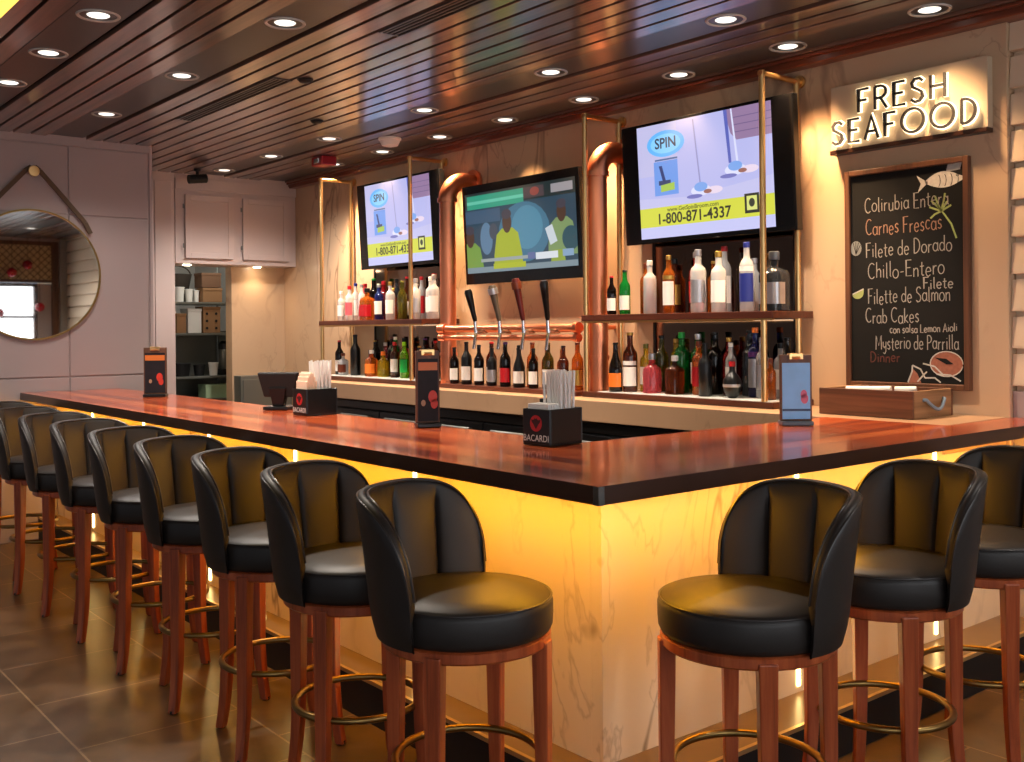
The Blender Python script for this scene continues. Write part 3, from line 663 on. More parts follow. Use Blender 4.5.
# ------------------------------------------------------------------ drawn text
def arc(cx, cy, rx, ry, a0, a1, n=14): return [(cx+rx*cos(R(a0+(a1-a0)*k/n)), cy+ry*sin(R(a0+(a1-a0)*k/n))) for k in range(n+1)]
def glyphs():
    g = {}
    o = lambda w=.5: [arc(w/2, .28, w/2, .28, 90, 450, 16)]
    g['a'] = (.5, [arc(.23, .27, .22, .27, 40, 330), [(.45, .55), (.45, .08), (.52, 0)]])
    g['b'] = (.5, [[(.05, 1), (.05, 0)], arc(.25, .27, .21, .27, 160, -160)])
    g['c'] = (.45, [arc(.25, .28, .22, .28, 45, 315)])
    g['d'] = (.52, [arc(.24, .27, .22, .27, 30, 330), [(.46, 1), (.46, 0)]])
    g['e'] = (.48, [[(.04, .28), (.44, .30)]+arc(.24, .28, .21, .28, 10, 320)])
    g['f'] = (.36, [[(.36, .95), (.24, 1), (.16, .85), (.16, 0)], [(.02, .55), (.32, .55)]])
    g['h'] = (.48, [[(.05, 1), (.05, 0)], [(.05, .35), (.15, .52), (.32, .55), (.42, .42), (.42, 0)]])
    g['i'] = (.18, [[(.08, .55), (.09, 0)], [(.08, .74), (.09, .78)]])
    g['k'] = (.44, [[(.05, 1), (.05, 0)], [(.38, .55), (.07, .24), (.42, 0)]])
    g['l'] = (.2, [[(.08, 1), (.08, .05), (.16, 0)]])
    g['m'] = (.74, [[(.05, .55), (.05, 0)], [(.05, .4), (.2, .55), (.36, .45), (.36, 0)], [(.36, .4), (.52, .55), (.68, .45), (.68, 0)]])
    g['n'] = (.48, [[(.05, .55), (.05, 0)], [(.05, .36), (.2, .54), (.36, .52), (.42, .38), (.42, 0)]])
    g['o'] = (.5, o()); g['p'] = (.5, [[(.05, .55), (.05, -.32)], arc(.26, .28, .21, .27, 160, -160)])
    g['r'] = (.36, [[(.06, .55), (.06, 0)], [(.06, .34), (.18, .52), (.34, .52)]])
    g['s'] = (.4, [[(.36, .48), (.22, .56), (.06, .46), (.1, .32), (.3, .24), (.36, .1), (.22, -.01), (.03, .07)]])
    g['t'] = (.36, [[(.16, .85), (.16, .08), (.26, 0), (.34, .05)], [(.0, .58), (.34, .6)]])
    g['u'] = (.5, [[(.05, .55), (.06, .12), (.2, 0), (.36, .05), (.44, .2)], [(.44, .55), (.44, 0)]])
    g['y'] = (.46, [[(.05, .55), (.06, .22), (.2, .12), (.40, .25)], [(.42, .55), (.40, -.15), (.25, -.32), (.06, -.24)]])
    g['A'] = (.66, [[(.02, 0), (.33, 1), (.64, 0)], [(.14, .34), (.52, .34)]])
    g['C'] = (.66, [arc(.38, .5, .34, .5, 50, 310)])
    g['D'] = (.66, [[(.06, 0), (.06, 1)], [(.06, 1)]+arc(.14, .5, .46, .5, 80, -80)+[(.06, 0)]])
    g['E'] = (.56, [[(.52, 1), (.06, 1), (.06, 0), (.54, 0)], [(.06, .52), (.44, .52)]])
    g['F'] = (.54, [[(.52, 1), (.06, 1), (.06, 0)], [(.06, .52), (.42, .52)]])
    g['L'] = (.5, [[(.06, 1), (.06, 0), (.5, 0)]])
    g['M'] = (.8, [[(.05, 0), (.08, 1), (.4, .3), (.72, 1), (.76, 0)]])
    g['P'] = (.56, [[(.06, 0), (.06, 1)], [(.06, 1)]+arc(.2, .74, .32, .26, 80, -80)+[(.06, .48)]])
    g['S'] = (.56, [[(.5, .86), (.38, .98), (.18, .97), (.06, .82), (.1, .64), (.3, .52), (.46, .4), (.52, .2), (.38, .03), (.18, 0), (.03, .12)]])
    g['R'] = (.62, [[(.06, 0), (.06, 1)], [(.06, 1)]+arc(.27, .74, .28, .26, 80, -80)+[(.06, .48)], [(.3, .48), (.58, 0)]])
    g['H'] = (.7, [[(.06, 0), (.06, 1)], [(.64, 0), (.64, 1)], [(.06, .52), (.64, .52)]])
    g['O'] = (1.02, [arc(.51, .5, .47, .5, 90, 450, 40)])
    g['-'] = (.4, [[(.06, .32), (.34, .34)]])
    g['.'] = (.2, [[(.06, 0), (.09, .04)]])
    return g
GY = glyphs()
def write(mb, text, x, z, s, w, f, d0, d1, gap=.12, jit=0, slope=0, sx=1.0):
    X0_ = x
    for ch in text:
        if ch == ' ': x += .34*s*sx; continue
        wd, strokes = GY[ch]
        dz = random.uniform(-jit, jit)*s
        for st in strokes:
            mb.stroke([(x+p[0]*s*sx, z+dz+p[1]*s+slope*(x-X0_+p[0]*s)) for p in st], w, f, d0, d1)
        x += (wd+gap)*s*sx
    return x
def textw(text, s, gap=.12, sx=1.0): return sum(.34*s*sx if c == ' ' else (GY[c][0]+gap)*s*sx for c in text)-gap*s*sx

# ------------------------------------------------------------------ FRESH SEAFOOD sign
SY = 4.71
sg = thing('lettered_sign', 'halo-lit FRESH SEAFOOD sign on a pale stone panel above the chalkboard', 'sign', (-2.73, YB, 2.42))
MB().box(-3.13, SY, 2.41, -2.30, YB-.002, 2.74).build('panel', M['sign_panel'], sg, bevel=.003)
MB().box(-3.13, SY-.012, 2.388, -2.30, YB-.002, 2.4095).build('shadow_strip', M['edge'], sg, bevel=.002)  # shadow under the panel, modelled as a dark strip
fs = lambda a, b, d: (a, d, b)
halo = glow('sign_halo', (1, .80, .50, 1), 3)
def signrow(text, x0, x1, z, s):
    gap = .22
    w0 = textw(text, s, gap); sx = (x1-x0)/w0; x = x0
    for ch in text:
        wd, st = GY[ch]
        mb = MB(); hb = MB()
        for q in st:
            closed = ch == 'O'
            pts = [(x+p[0]*s*sx, z+p[1]*s) for p in (q[:-1] if closed else q)]
            mb.stroke(pts, .0125, fs, SY-.032, SY-.022, closed=closed)
            hb.stroke(pts, .022, fs, SY-.0215, SY-.010, closed=closed)
        l = mb.build('letter', M['letter'], sg); hb.build('halo_light', halo, l)
        x += (wd+gap)*s*sx
signrow('FRESH', -2.958, -2.485, 2.58, .114)
signrow('SEAFOOD', -3.108, -2.338, 2.437, .114)

# ------------------------------------------------------------------ chalkboard
cb = thing('chalkboard', 'framed black chalkboard with handwritten seafood menu under the sign', 'chalkboard', (-2.735, YB, 1.2))
x0, x1, z0, z1 = -3.065, -2.405, 1.185, 2.295
yf = YB-.032
MB().box(x0+.02, yf+.010, z0+.02, x1-.02, YB-.002, z1-.02).build('board', M['chalkboard'], cb)
mb = MB().box(x0, yf-.004, z0, x0+.028, YB-.002, z1).box(x1-.028, yf-.004, z0, x1, YB-.002, z1).box(x0+.028, yf-.004, z0, x1-.028, YB-.002, z0+.028).box(x0+.028, yf-.004, z1-.028, x1-.028, YB-.002, z1)
mb.build('frame', M['frame_wood'], cb, bevel=.004)
chalk = plain('chalk_white', srgb(150,144,136), .9, var=.2, vscale=90)
chalk2 = plain('chalk_peach', srgb(150,116,96), .9, var=.2, vscale=90)
chalkg = plain('chalk_green', srgb(150,162,96), .9, var=.2, vscale=90)
chalkr = plain('chalk_rust', srgb(84,44,36), .9, var=.2, vscale=90)
chalkw = plain('chalk_fill', srgb(190,184,174), .9, var=.3, vscale=60)
chalkc = plain('chalk_crab', srgb(150,92,72), .9, var=.3, vscale=60)
fc = lambda a, b, d: (a, yf+.010-d, b)
D0, D1 = .0003, .0012
def line(text, zx, zz, s, wmax, m, w=.0044, sl=.0, sx=None):
    mb = MB(); k = sx or min(1.0, wmax/textw(text, s))
    write(mb, text, zx, zz, s, w, fc, D0, D1, jit=.07, slope=random.uniform(-.01, .035), sx=k*.97)
    mb.build('chalk_lettering', m, cb)
W = x1-x0
line('Colirubia Entera', x0+0.110, 2.075, .075, .46, chalk)
line('Carnes Frescas', x0+0.115, 1.955, .078, .42, chalk2)
line('Filete de Dorado', x0+0.115, 1.845, .074, .47, chalk)
line('Chillo-Entero', x0+0.125, 1.735, .078, .42, chalk)
line('Filete', x0+0.425, 1.672, .055, .17, chalk, .005)
line('Filette de Salmon', x0+0.125, 1.605, .074, .45, chalk)
line('Crab Cakes', x0+0.110, 1.512, .072, .30, chalk)
line('con salsa Lemon Aioli', x0+0.245, 1.458, .040, .36, chalk, .0045)
line('Mysterio de Parrilla', x0+0.165, 1.375, .07, .45, chalk)
line('Dinner', x0+0.135, 1.315, .052, .2, chalkr, .006)
def poly(mb, pts, m=0, d=D0): mb.prism(pts, lambda a, b: fc(a, b, d), lambda a, b: fc(a, b, d+.0006), m)
# fish in the top corner
mb = MB()
fx, fz = x1-.135, z1-.115
body = [(fx-.085+.19*k/12, fz+.002+.045*sin(pi*min(1, .12+.9*k/12))+.02*k/12) for k in range(13)]+[(fx+.105-.19*k/12, fz+.012-.035*sin(pi*min(1, .05+.9*k/12))) for k in range(13)]
poly(mb, body); poly(mb, [(fx-.07, fz+.01), (fx-.13, fz+.05), (fx-.108, fz+.008), (fx-.125, fz-.035)]); poly(mb, [(fx+.02, fz+.05), (fx+.03, fz+.085), (fx+.10, fz+.088), (fx+.09, fz+.055)])
for q in range(4): mb.stroke(arc(fx-.02+.03*q, fz+.012, .012, .03, -70, 70, 6), .003, fc, .001, .0018, 1)
mb.stroke(arc(fx+.078, fz+.03, .006, .006, 0, 360, 8), .003, fc, .001, .0018, 1)
mb.build('chalk_drawing', [chalkw, M['chalkboard']], cb)
# sprig below the fish
mb = MB(); sx_, sz_ = x1-.14, 2.05
mb.stroke([(sx_-.05, sz_+.05), (sx_, sz_), (sx_+.05, sz_-.07), (sx_+.075, sz_-.14)], .008, fc, D0, D1)
for (a, b) in ((-.06, .02), (-.03, .07), (.02, .08), (.05, .02), (-.055, -.035), (.03, .04), (-.02, .03)):
    mb.stroke([(sx_, sz_-.005), (sx_+a*.6, sz_+b*.5), (sx_+a, sz_+b)], .009, fc, D0, D1)
mb.build('chalk_drawing', chalkg, cb)
# shell and lime wedge by the frame
mb = MB(); hx, hz = x0+.058, 1.895
poly(mb, [(hx+.032*cos(R(t)), hz+.038*sin(R(t))) for t in range(0, 360, 24)])
for t in (30, 60, 90, 120): mb.stroke([(hx, hz-.03), (hx+.03*cos(R(t)), hz+.034*sin(R(t)))], .003, fc, .001, .0018, 1)
mb.build('chalk_drawing', [plain('chalk_grey', srgb(128,128,122), .9), M['chalkboard']], cb)
mb = MB(); hx, hz = x0+.065, 1.655
poly(mb, [(hx-.032, hz)]+[(hx+.034*cos(R(t)), hz+.01+.03*sin(R(t))) for t in range(200, 372, 18)]+[(hx+.036, hz+.028)])
mb.stroke([(hx-.03, hz+.004), (hx+.035, hz+.03)], .006, fc, .001, .0018, 1)
mb.build('chalk_drawing', [chalkg, chalkw], cb)
# crab claws in the bottom corner
mb = MB(); hx, hz = x1-.12, z0+.105
poly(mb, [(hx+.082*cos(R(t)), hz+.02+.06*sin(R(t))) for t in range(0, 360, 15)])
poly(mb, [(hx-.06, hz+.05), (hx+.0, hz+.045), (hx+.035, hz+.02), (hx-.0, hz+.018)], 1, .0012)
mb.stroke(arc(hx, hz+.02, .082, .06, 0, 350, 24), .005, fc, .0012, .002, 2)
for (a, b, c, d) in ((-.2, -.075, -.175, .01), (-.175, .01, -.11, -.05), (-.15, -.07, -.10, -.02), (-.11, -.05, -.03, -.07), (-.12, .02, -.02, -.03), (-.05, -.03, .07, -.06)):
    mb.stroke([(hx+a, hz+b), (hx+(a+c)/2+.01, hz+(b+d)/2+.012), (hx+c, hz+d)], .007, fc, D0, D1, 2)
poly(mb, [(hx-.2, hz-.075), (hx-.175, hz-.005), (hx-.15, hz-.03), (hx-.13, hz-.075)])
mb.build('chalk_drawing', [chalkc, M['chalkboard'], chalkw], cb)

# ------------------------------------------------------------------ wooden crate on the back counter
cr = thing('wooden_crate', 'low dark wooden crate with rope handle standing under the chalkboard', 'crate', (-2.72, 4.52, CT))
a, b, c, d, h0, h1 = -2.965, -2.475, 4.34, 4.70, CT+.001, CT+.128
MB().box(a, c, h0, b, c+.015, h1).build('side_board', M['crate'], cr, bevel=.003); MB().box(a, d-.015, h0, b, d, h1).build('side_board', M['crate'], cr, bevel=.003)
cem = woodmat('crate_end', [srgb(120,88,58), srgb(150,112,76), srgb(172,132,94)], 'Y', rough=.55)
MB().box(a, c+.015, h0, a+.015, d-.015, h1).build('end_board', cem, cr, bevel=.003); MB().box(b-.015, c+.015, h0, b, d-.015, h1).build('end_board', cem, cr, bevel=.003)
MB().box(a+.015, c+.015, h0, b-.015, d-.015, h0+.012).build('bottom_board', M['crate'], cr)
MB().tube([(b-.002, 4.43, CT+.085)]+[(b+.012+.014*sin(pi*q/10), 4.44+.016*q, CT+.085-.045*sin(pi*q/10)) for q in range(11)]+[(b-.002, 4.61, CT+.085)], .008, 8).build('rope_handle', plain('blue_rope', srgb(120,140,160), .7), cr, smooth=60)
for k, (u, v, ww) in enumerate(((-2.80, 4.40, .10), (-2.70, 4.42, .11), (-2.58, 4.45, .09))):
    rl = MB().tube([(u-ww/2, v, CT+.121+.002*k), (u+ww/2, v+.03, CT+.124+.002*k)], .016, 12).box(u-ww*.3, v-.018, CT+.012, u+ww*.3, v+.02, CT+.12).build('rolled_napkin', M['white'], None, smooth=50)
    tag(rl, 'white rolled napkin lying in the wooden crate, %s from the left' % ORD[k], 'napkin', 'rolled napkins in the crate')

# ------------------------------------------------------------------ televisions
def fontmesh(text, size, name='t', off=0.0):
    cu = bpy.data.curves.new(name, 'FONT'); cu.body = text; cu.size = size; cu.align_x = 'CENTER'; cu.resolution_u = 3; cu.offset = size*off
    ob = bpy.data.objects.new(name, cu); COL.objects.link(ob)
    dg = bpy.context.evaluated_depsgraph_get(); me = bpy.data.meshes.new_from_object(ob.evaluated_get(dg))
    vs = [tuple(v.co) for v in me.vertices]; fs_ = [tuple(p.vertices) for p in me.polygons]
    bpy.data.objects.remove(ob); bpy.data.curves.remove(cu); bpy.data.meshes.remove(me)
    return vs, fs_
EM = {}
def em(r, g, b, s=1.0):
    k = (r, g, b, s)
    if k not in EM: EM[k] = glow('screen_%d_%d_%d' % (r, g, b), srgb(r, g, b), s)
    return EM[k]
class Pic:
    def __init__(s, yy, gain): s.mb = MB(); s.mats = []; s.y = yy; s.k = 0; s.gain = gain
    def mi(s, c):
        m = em(*c, s.gain)
        if m not in s.mats: s.mats.append(m)
        return s.mats.index(m)
    def poly(s, pts, c):
        for ax, lim, sg in ((0, s.w, 1), (0, -s.w, -1), (1, s.t, 1), (1, s.b, -1)):   # trim to the screen
            out = []
            for i, p in enumerate(pts):
                q = pts[i-1]; pi_, qi = (lim-p[ax])*sg >= 0, (lim-q[ax])*sg >= 0
                if pi_ != qi:
                    f = (lim-q[ax])/(p[ax]-q[ax]); out.append((q[0]+(p[0]-q[0])*f, q[1]+(p[1]-q[1])*f))
                if pi_: out.append(p)
            pts = out
            if len(pts) < 3: return
        s.k += 1; y = s.y-.0004-.00012*s.k
        s.mb.add([(a, y, b) for a, b in pts], [tuple(range(len(pts)))], s.mi(c))
    def rect(s, a, b, c, d, col): s.poly([(a, b), (c, b), (c, d), (a, d)], col)
    def ell(s, cx, cy, rx, ry, col): s.poly([(cx+rx*cos(2*pi*k/24), cy+ry*sin(2*pi*k/24)) for k in range(24)], col)
    def text(s, t, cx, cy, size, col, sx=1):
        vs, f = fontmesh(t, size, off=.022); s.k += 1; y = s.y-.0004-.00012*s.k
        s.mb.add([(cx+v[0]*sx, y, cy+v[1]) for v in vs], f, s.mi(col))
def tv(label, cx, ztop, zbot, width, ytop, ybot, pic, ml=.018, mr=.018, mb_=.028, mt=.018, gain=1.15):
    tilt = math.atan2(ybot-ytop, ztop-zbot); h = math.hypot(ybot-ytop, ztop-zbot)
    t = thing('television', label, 'television', (cx, (ytop+ybot)/2, (ztop+zbot)/2), rx=tilt, local=True, group='wall televisions over the bar')
    w2, h2 = width/2, h/2
    MB().box(-w2, 0, -h2, w2, .05, h2).box(-w2*.6, .05, -h2*.6, w2*.6, .075, h2*.6).build('casing', M['bezel'], t, bevel=.004)
    MB().box(-.15, .075, -.12, .15, .09, .12).box(-.04, .09, -.04, .04, YB-(ytop+ybot)/2-.01, .04).build('wall_bracket', M['blackmatte'], t)
    sc = MB().box(-w2+ml, -.002, -h2+mb_, w2-mr, .001, h2-mt).build('screen', plain('screen_glass', srgb(6,6,8), .15), t)
    p = Pic(-.002, gain); p.w, p.b, p.t = w2-(ml+mr)/2, -h2+mb_, h2-mt; pic(p, w2-(ml+mr)/2, -h2+mb_, h2-mt)
    p.mb.build('screen_image', p.mats, sc)
    return t
def ad(p, w, b, t):
    w = w*.81; H = t-b
    X = lambda u: -w+2*w*u
    Z = lambda v: b+H*v
    p.rect(X(0), Z(0), X(1), Z(1), (176, 178, 226))
    p.rect(X(0), Z(.55), X(.32), Z(1), (186, 184, 222))
    p.poly([(X(.68), Z(1)), (X(1), Z(1)), (X(1), Z(.74)), (X(.76), Z(.74)), (X(.72), Z(.8))], (142, 116, 152))
    for q in (.80, .86, .92): p.rect(X(.74), Z(q), X(1), Z(q+.008), (112, 92, 132))
    p.rect(X(0), Z(.0), X(1), Z(.10), (188, 190, 232))
    p.rect(X(0), Z(.10), X(1), Z(.27), (202, 206, 66))
    p.poly([(X(0), Z(.27)), (X(.0), Z(.36)), (X(.4), Z(.33)), (X(1), Z(.42)), (X(1), Z(.27))], (186, 186, 226))
    p.ell(X(.23), Z(.82), w*.30, H*.115, (96, 176, 240)); p.ell(X(.23), Z(.82), w*.24, H*.085, (130, 200, 246))
    p.text('SPIN', X(.23), Z(.785), .085, (46, 60, 84))
    p.rect(X(.14), Z(.675), X(.32), Z(.69), (70, 100, 150))
    p.rect(X(.13), Z(.37), X(.32), Z(.67), (104, 148, 222))
    p.poly([(X(.17), Z(.63)), (X(.195), Z(.63)), (X(.225), Z(.48)), (X(.20), Z(.48))], (36, 56, 112))
    p.rect(X(.165), Z(.46), X(.26), Z(.5), (48, 62, 104)); p.poly([(X(.18), Z(.40)), (X(.29), Z(.41)), (X(.29), Z(.475)), (X(.18), Z(.46))], (160, 190, 80))
    p.poly([(X(.445), Z(.98)), (X(.455), Z(.98)), (X(.492), Z(.42)), (X(.482), Z(.42))], (140, 140, 190))
    p.poly([(X(.675), Z(1)), (X(.70), Z(1)), (X(.72), Z(.56)), (X(.70), Z(.56))], (86, 96, 176)); p.poly([(X(.725), Z(1)), (X(.735), Z(1)), (X(.77), Z(.54)), (X(.755), Z(.54))], (210, 212, 240))
    for (u, v) in ((.49, .37), (.745, .50)):
        p.ell(X(u), Z(v), w*.15, H*.045, (212, 214, 240)); p.ell(X(u), Z(v+.03), w*.10, H*.04, (120, 160, 224)); p.ell(X(u+.10), Z(v-.01), w*.12, H*.032, (222, 206, 226)); p.ell(X(u-.05), Z(v-.045), w*.12, H*.018, (110, 112, 180)); p.ell(X(u+.05), Z(v-.015), w*.06, H*.018, (150, 100, 90))
    p.text('www.GetSpinBroom.com', X(.42), Z(.225), .034, (96, 100, 40), 1.1)
    p.text('1-800-871-4337', X(.42), Z(.122), .088, (40, 44, 34), .98)
    p.rect(X(.80), Z(.13), X(.90), Z(.29), (30, 36, 30)); p.rect(X(.815), Z(.155), X(.885), Z(.27), (206, 212, 120)); p.ell(X(.85), Z(.215), w*.04, H*.035, (40, 52, 40))
def show(p, w, b, t):
    H = t-b; X = lambda u: -w+2*w*u; Z = lambda v: b+H*v
    p.rect(X(0), Z(0), X(1), Z(1), (36, 66, 84))
    p.rect(X(0), Z(.82), X(1), Z(1), (26, 44, 46)); p.rect(X(.02), Z(.80), X(.56), Z(.97), (44, 152, 124)); p.rect(X(.02), Z(.86), X(.56), Z(.90), (96, 190, 164))
    p.rect(X(.56), Z(.84), X(.74), Z(.97), (70, 60, 66)); p.ell(X(.66), Z(.91), w*.08, H*.05, (140, 66, 60)); p.rect(X(.80), Z(.86), X(.98), Z(.96), (150, 146, 150))
    p.ell(X(.55), Z(.45), w*.46, H*.36, (58, 110, 136)); p.ell(X(.58), Z(.5), w*.28, H*.26, (74, 132, 158))
    p.rect(X(0), Z(.62), X(.34), Z(.78), (54, 84, 110)); p.ell(X(.2), Z(.42), w*.12, H*.2, (84, 120, 150)); p.ell(X(.27), Z(.5), w*.08, H*.1, (60, 70, 84))
    for (u, hv, s, c) in ((.40, .50, 1.0, (160, 172, 44)), (.88, .55, .9, (120, 146, 96)), (.04, .36, .95, (112, 150, 66)), (.84, .12, .8, (140, 160, 60))):
        p.poly([(X(u)+w*s*a, Z(hv)+H*s*q) for a, q in ((-.10, .02), (-.2, -.05), (-.26, -.3), (-.27, -.46), (.27, -.46), (.26, -.3), (.2, -.05), (.1, .02))] if hv > .2 else [(X(u)+w*s*a, Z(hv)+H*s*q) for a, q in ((-.12, .1), (-.16, -.1), (.16, -.1), (.12, .1))], c)
        if hv > .2:
            p.ell(X(u), Z(hv)+H*.09*s, w*.085*s, H*.13*s, (72, 50, 40)); p.ell(X(u), Z(hv)+H*.19*s, w*.09*s, H*.06*s, (60, 58, 70))
    p.poly([(X(.74), Z(.46)), (X(.80), Z(.5)), (X(.84), Z(.3)), (X(.78), Z(.26))], (196, 206, 214)); p.ell(X(.95), Z(.32), w*.14, H*.14, (34, 76, 88))
    p.rect(X(0), Z(.0), X(1), Z(.07), (120, 140, 150)); p.rect(X(.14), Z(.13), X(.58), Z(.17), (150, 160, 160)); p.rect(X(.65), Z(.11), X(.84), Z(.19), (214, 220, 226)); p.rect(X(.88), Z(.12), X(.97), Z(.2), (130, 160, 190)); p.rect(X(.58), Z(.12), X(.645), Z(.2), (90, 104, 150))
    p.rect(X(.26), Z(.035), X(.56), Z(.1), (170, 180, 40))
tv('television with broom ad nearest the chalkboard, above the right bottle rack', -3.892, 2.725, 2.005, 1.255, 4.56, 4.60, ad)
tv('television showing yellow-shirted people, between the two copper pipes', -5.535, 2.545, 1.826, 1.27, 4.55, 4.585, show, .035, .035, .08, .06, 1.0)
tv('television with broom ad nearest the pass-through, above the left bottle rack', -7.09, 2.73, 2.012, 1.22, 4.56, 4.60, ad)

# ------------------------------------------------------------------ things on the bar
def menu_stand(x, y, h, w, rz, label, frame, face, extra):
    t = thing('menu_stand', label, 'menu stand', (x, y, BT), rz, local=True, group='menu stands on the bar')
    MB().box(-w/2, -.045, .0015, w/2, .045, .02).build('base', M['black'] if frame != 'blue' else pm('grey'), t, bevel=.004)
    d = .012
    pan = MB().box(-w/2, -d, .02, w/2, d, h).build('board', M['frame_wood'], t, bevel=.003)
    for s in (-1, 1):
        pg = MB().box(-w/2+.008, s*d, .028, w/2-.008, s*(d+.002), h-.035).build('menu_page', face, t)
        extra(pg, w, h, s, d)
    MB().box(-.03, -d-.008, h-.02, .03, d+.008, h+.006).tube([(-.018, -d-.01, h-.012), (.018, -d-.01, h-.012)], .006, 8).build('clip', M['brass'], t, bevel=.002)
    return t
dk = plain('dark_menu_page', srgb(30,26,30), .55, spec=.3, var=.3, vscale=30)
bl = plain('blue_menu_page', srgb(128,184,236), .35, var=.15, vscale=14)
def ex_dark(pg, w, h, s, d):
    mb = MB()
    for (u, v, r, m) in ((.70, .40, .020, 0), (.76, .31, .016, 0), (.30, .32, .010, 2)):
        cx, cz = -w/2+w*u, h*v
        mb.add([(cx+r*cos(2*pi*k/14), s*(d+.0028), cz+r*1.4*sin(2*pi*k/14)) for k in range(14)], [tuple(range(14))], m)
    mb.add([(-w/2+.01, s*(d+.0027), h-.085), (w/2-.01, s*(d+.0027), h-.085), (w/2-.01, s*(d+.0027), h-.05), (-w/2+.01, s*(d+.0027), h-.05)], [(0, 1, 2, 3)], 3)
    mb.build('page_print', [plain('print_red', srgb(196,56,40), .4), plain('print_grey', srgb(90,92,100), .4), plain('print_tan', srgb(160,130,100), .4), plain('print_orange', srgb(206,112,44), .4)], pg)
def ex_blue(pg, w, h, s, d):
    mb = MB()
    for (u, v, r, m) in ((.76, .38, .016, 0), (.74, .44, .014, 0)):
        cx, cz = -w/2+w*u, h*v
        mb.add([(cx+r*cos(2*pi*k/14), s*(d+.0028), cz+r*1.4*sin(2*pi*k/14)) for k in range(14)], [tuple(range(14))], m)
    mb.add([(-w/2+.008, s*(d+.0027), .062), (w/2-.008, s*(d+.0027), .062), (w/2-.008, s*(d+.0027), .072), (-w/2+.008, s*(d+.0027), .072)], [(0, 1, 2, 3)], 2)
    mb.build('page_print', [plain('print_pink', srgb(206,100,130), .4), plain('print_pale', srgb(190,214,236), .4), plain('print_navy', srgb(40,60,96), .4)], pg)
menu_stand(-6.74, 2.46, .325, .145, R(51+6), 'dark menu stand with orange top on the bar end by the mirror wall', 'copper', dk, ex_dark)
menu_stand(-3.745, 2.565, .335, .105, R(51+16), 'tall dark menu stand on the bar in front of the left copper pipe', 'copper', dk, ex_dark)
menu_stand(-2.69, 3.765, .305, .135, R(51-2), 'blue menu stand with clip on the short bar before the crate', 'blue', bl, ex_blue)
def caddy(x, y, rz, label, straw_label, nap_label, cap_txt, nap):
    t = thing('napkin_caddy', label, 'napkin caddy', (x, y, BT), rz, group='napkin caddies on the bar', local=True)
    w, d, h = .135, .18, .135; e = .006
    mb = MB().box(-w/2, -d/2, .0015, w/2, d/2, .008)
    mb.box(-w/2, -d/2, .008, w/2, -d/2+e, h).box(-w/2, d/2-e, .008, w/2, d/2, h).box(-w/2, -d/2+e, .008, -w/2+e, d/2-e, h).box(w/2-e, -d/2+e, .008, w/2, d/2-e, h)
    mb.build('box', M['black'], t, bevel=.003)
    MB().box(-w/2, -.0, h, -w/2+e, d/2, h+.03).build('back_plate', M['black'], t, bevel=.002)
    yy = -d/2-.0006
    mb = MB(); cx, cz = 0, .083
    mb.add([(cx+.030*cos(2*pi*k/24), yy, cz+.030*sin(2*pi*k/24)) for k in range(24)], [tuple(range(24))], 0)
    bat = [(0, .016), (.006, .020), (.010, .012), (.024, .014), (.020, .004), (.012, -.004), (.004, -.016), (0, -.020), (-.004, -.016), (-.012, -.004), (-.020, .004), (-.024, .014), (-.010, .012), (-.006, .020)]
    mb.add([(cx+a, yy-.0004, cz+b) for a, b in bat], [tuple(range(len(bat)))], 1)
    vs, f = fontmesh('BACARDI', .034)
    mb.add([(cx+v[0]*.9, yy, .018+v[1]) for v in vs], f, 2)
    mb.build('printed_logo', [plain('logo_red', srgb(176,30,36), .4), plain('logo_dark', srgb(60,10,14), .5), M['white']], t)
    c, s = cos(rz), sin(rz)
    WL = lambda a, b, z: (x+a*c-b*s, y+a*s+b*c, BT+z)
    straws = []
    for k in range(28):
        a = -.028+.0125*(k % 7)+random.uniform(-.001, .001); b = -.005+.02*(k//7)+random.uniform(-.002, .002)
        la, lb = .004*(k % 7-3)/3+random.uniform(-.001, .001), .004*(k//7-1.5)+random.uniform(-.001, .001)
        hh = .262+random.uniform(-.006, .006)
        st = thing('drinking_straw', straw_label, 'straw', WL(a, b, .009), rz, group='straws in the '+cap_txt, local=True)
        MB().tube([(0, 0, 0), (la, lb, hh)], .0052, 7).build('wrapped_tube', M['white'], st, smooth=50)
        straws.append(st)
    for k in range(7):
        a0 = -w/2+.016; q = .005*k
        n = thing('paper_napkin', nap_label, 'napkin', WL(a0+.05, -d/2+.016+.009*k, .009), rz, group='napkins in the '+cap_txt, local=True)
        MB().box(-.052, -.0035, 0, .052, .0035, (.145 if not nap else .165+.045*sin(pi*k/6))).build('folded_sheet', M['white'] if not nap else M['cream'], n, bevel=.003)
caddy(-2.87, 2.525, R(6), 'black caddy with straws on the bar corner, white name under red disc', 'white wrapped straw standing in the black caddy nearest the bar corner', 'white folded napkin in the black caddy nearest the bar corner', 'caddy nearest the bar corner', False)
caddy(-4.70, 2.53, R(2), 'black caddy with straws and peach napkins beside the order terminal', 'white wrapped straw standing in the black caddy beside the order terminal', 'peach folded napkin fanned in the caddy beside the order terminal', 'caddy beside the order terminal', True)
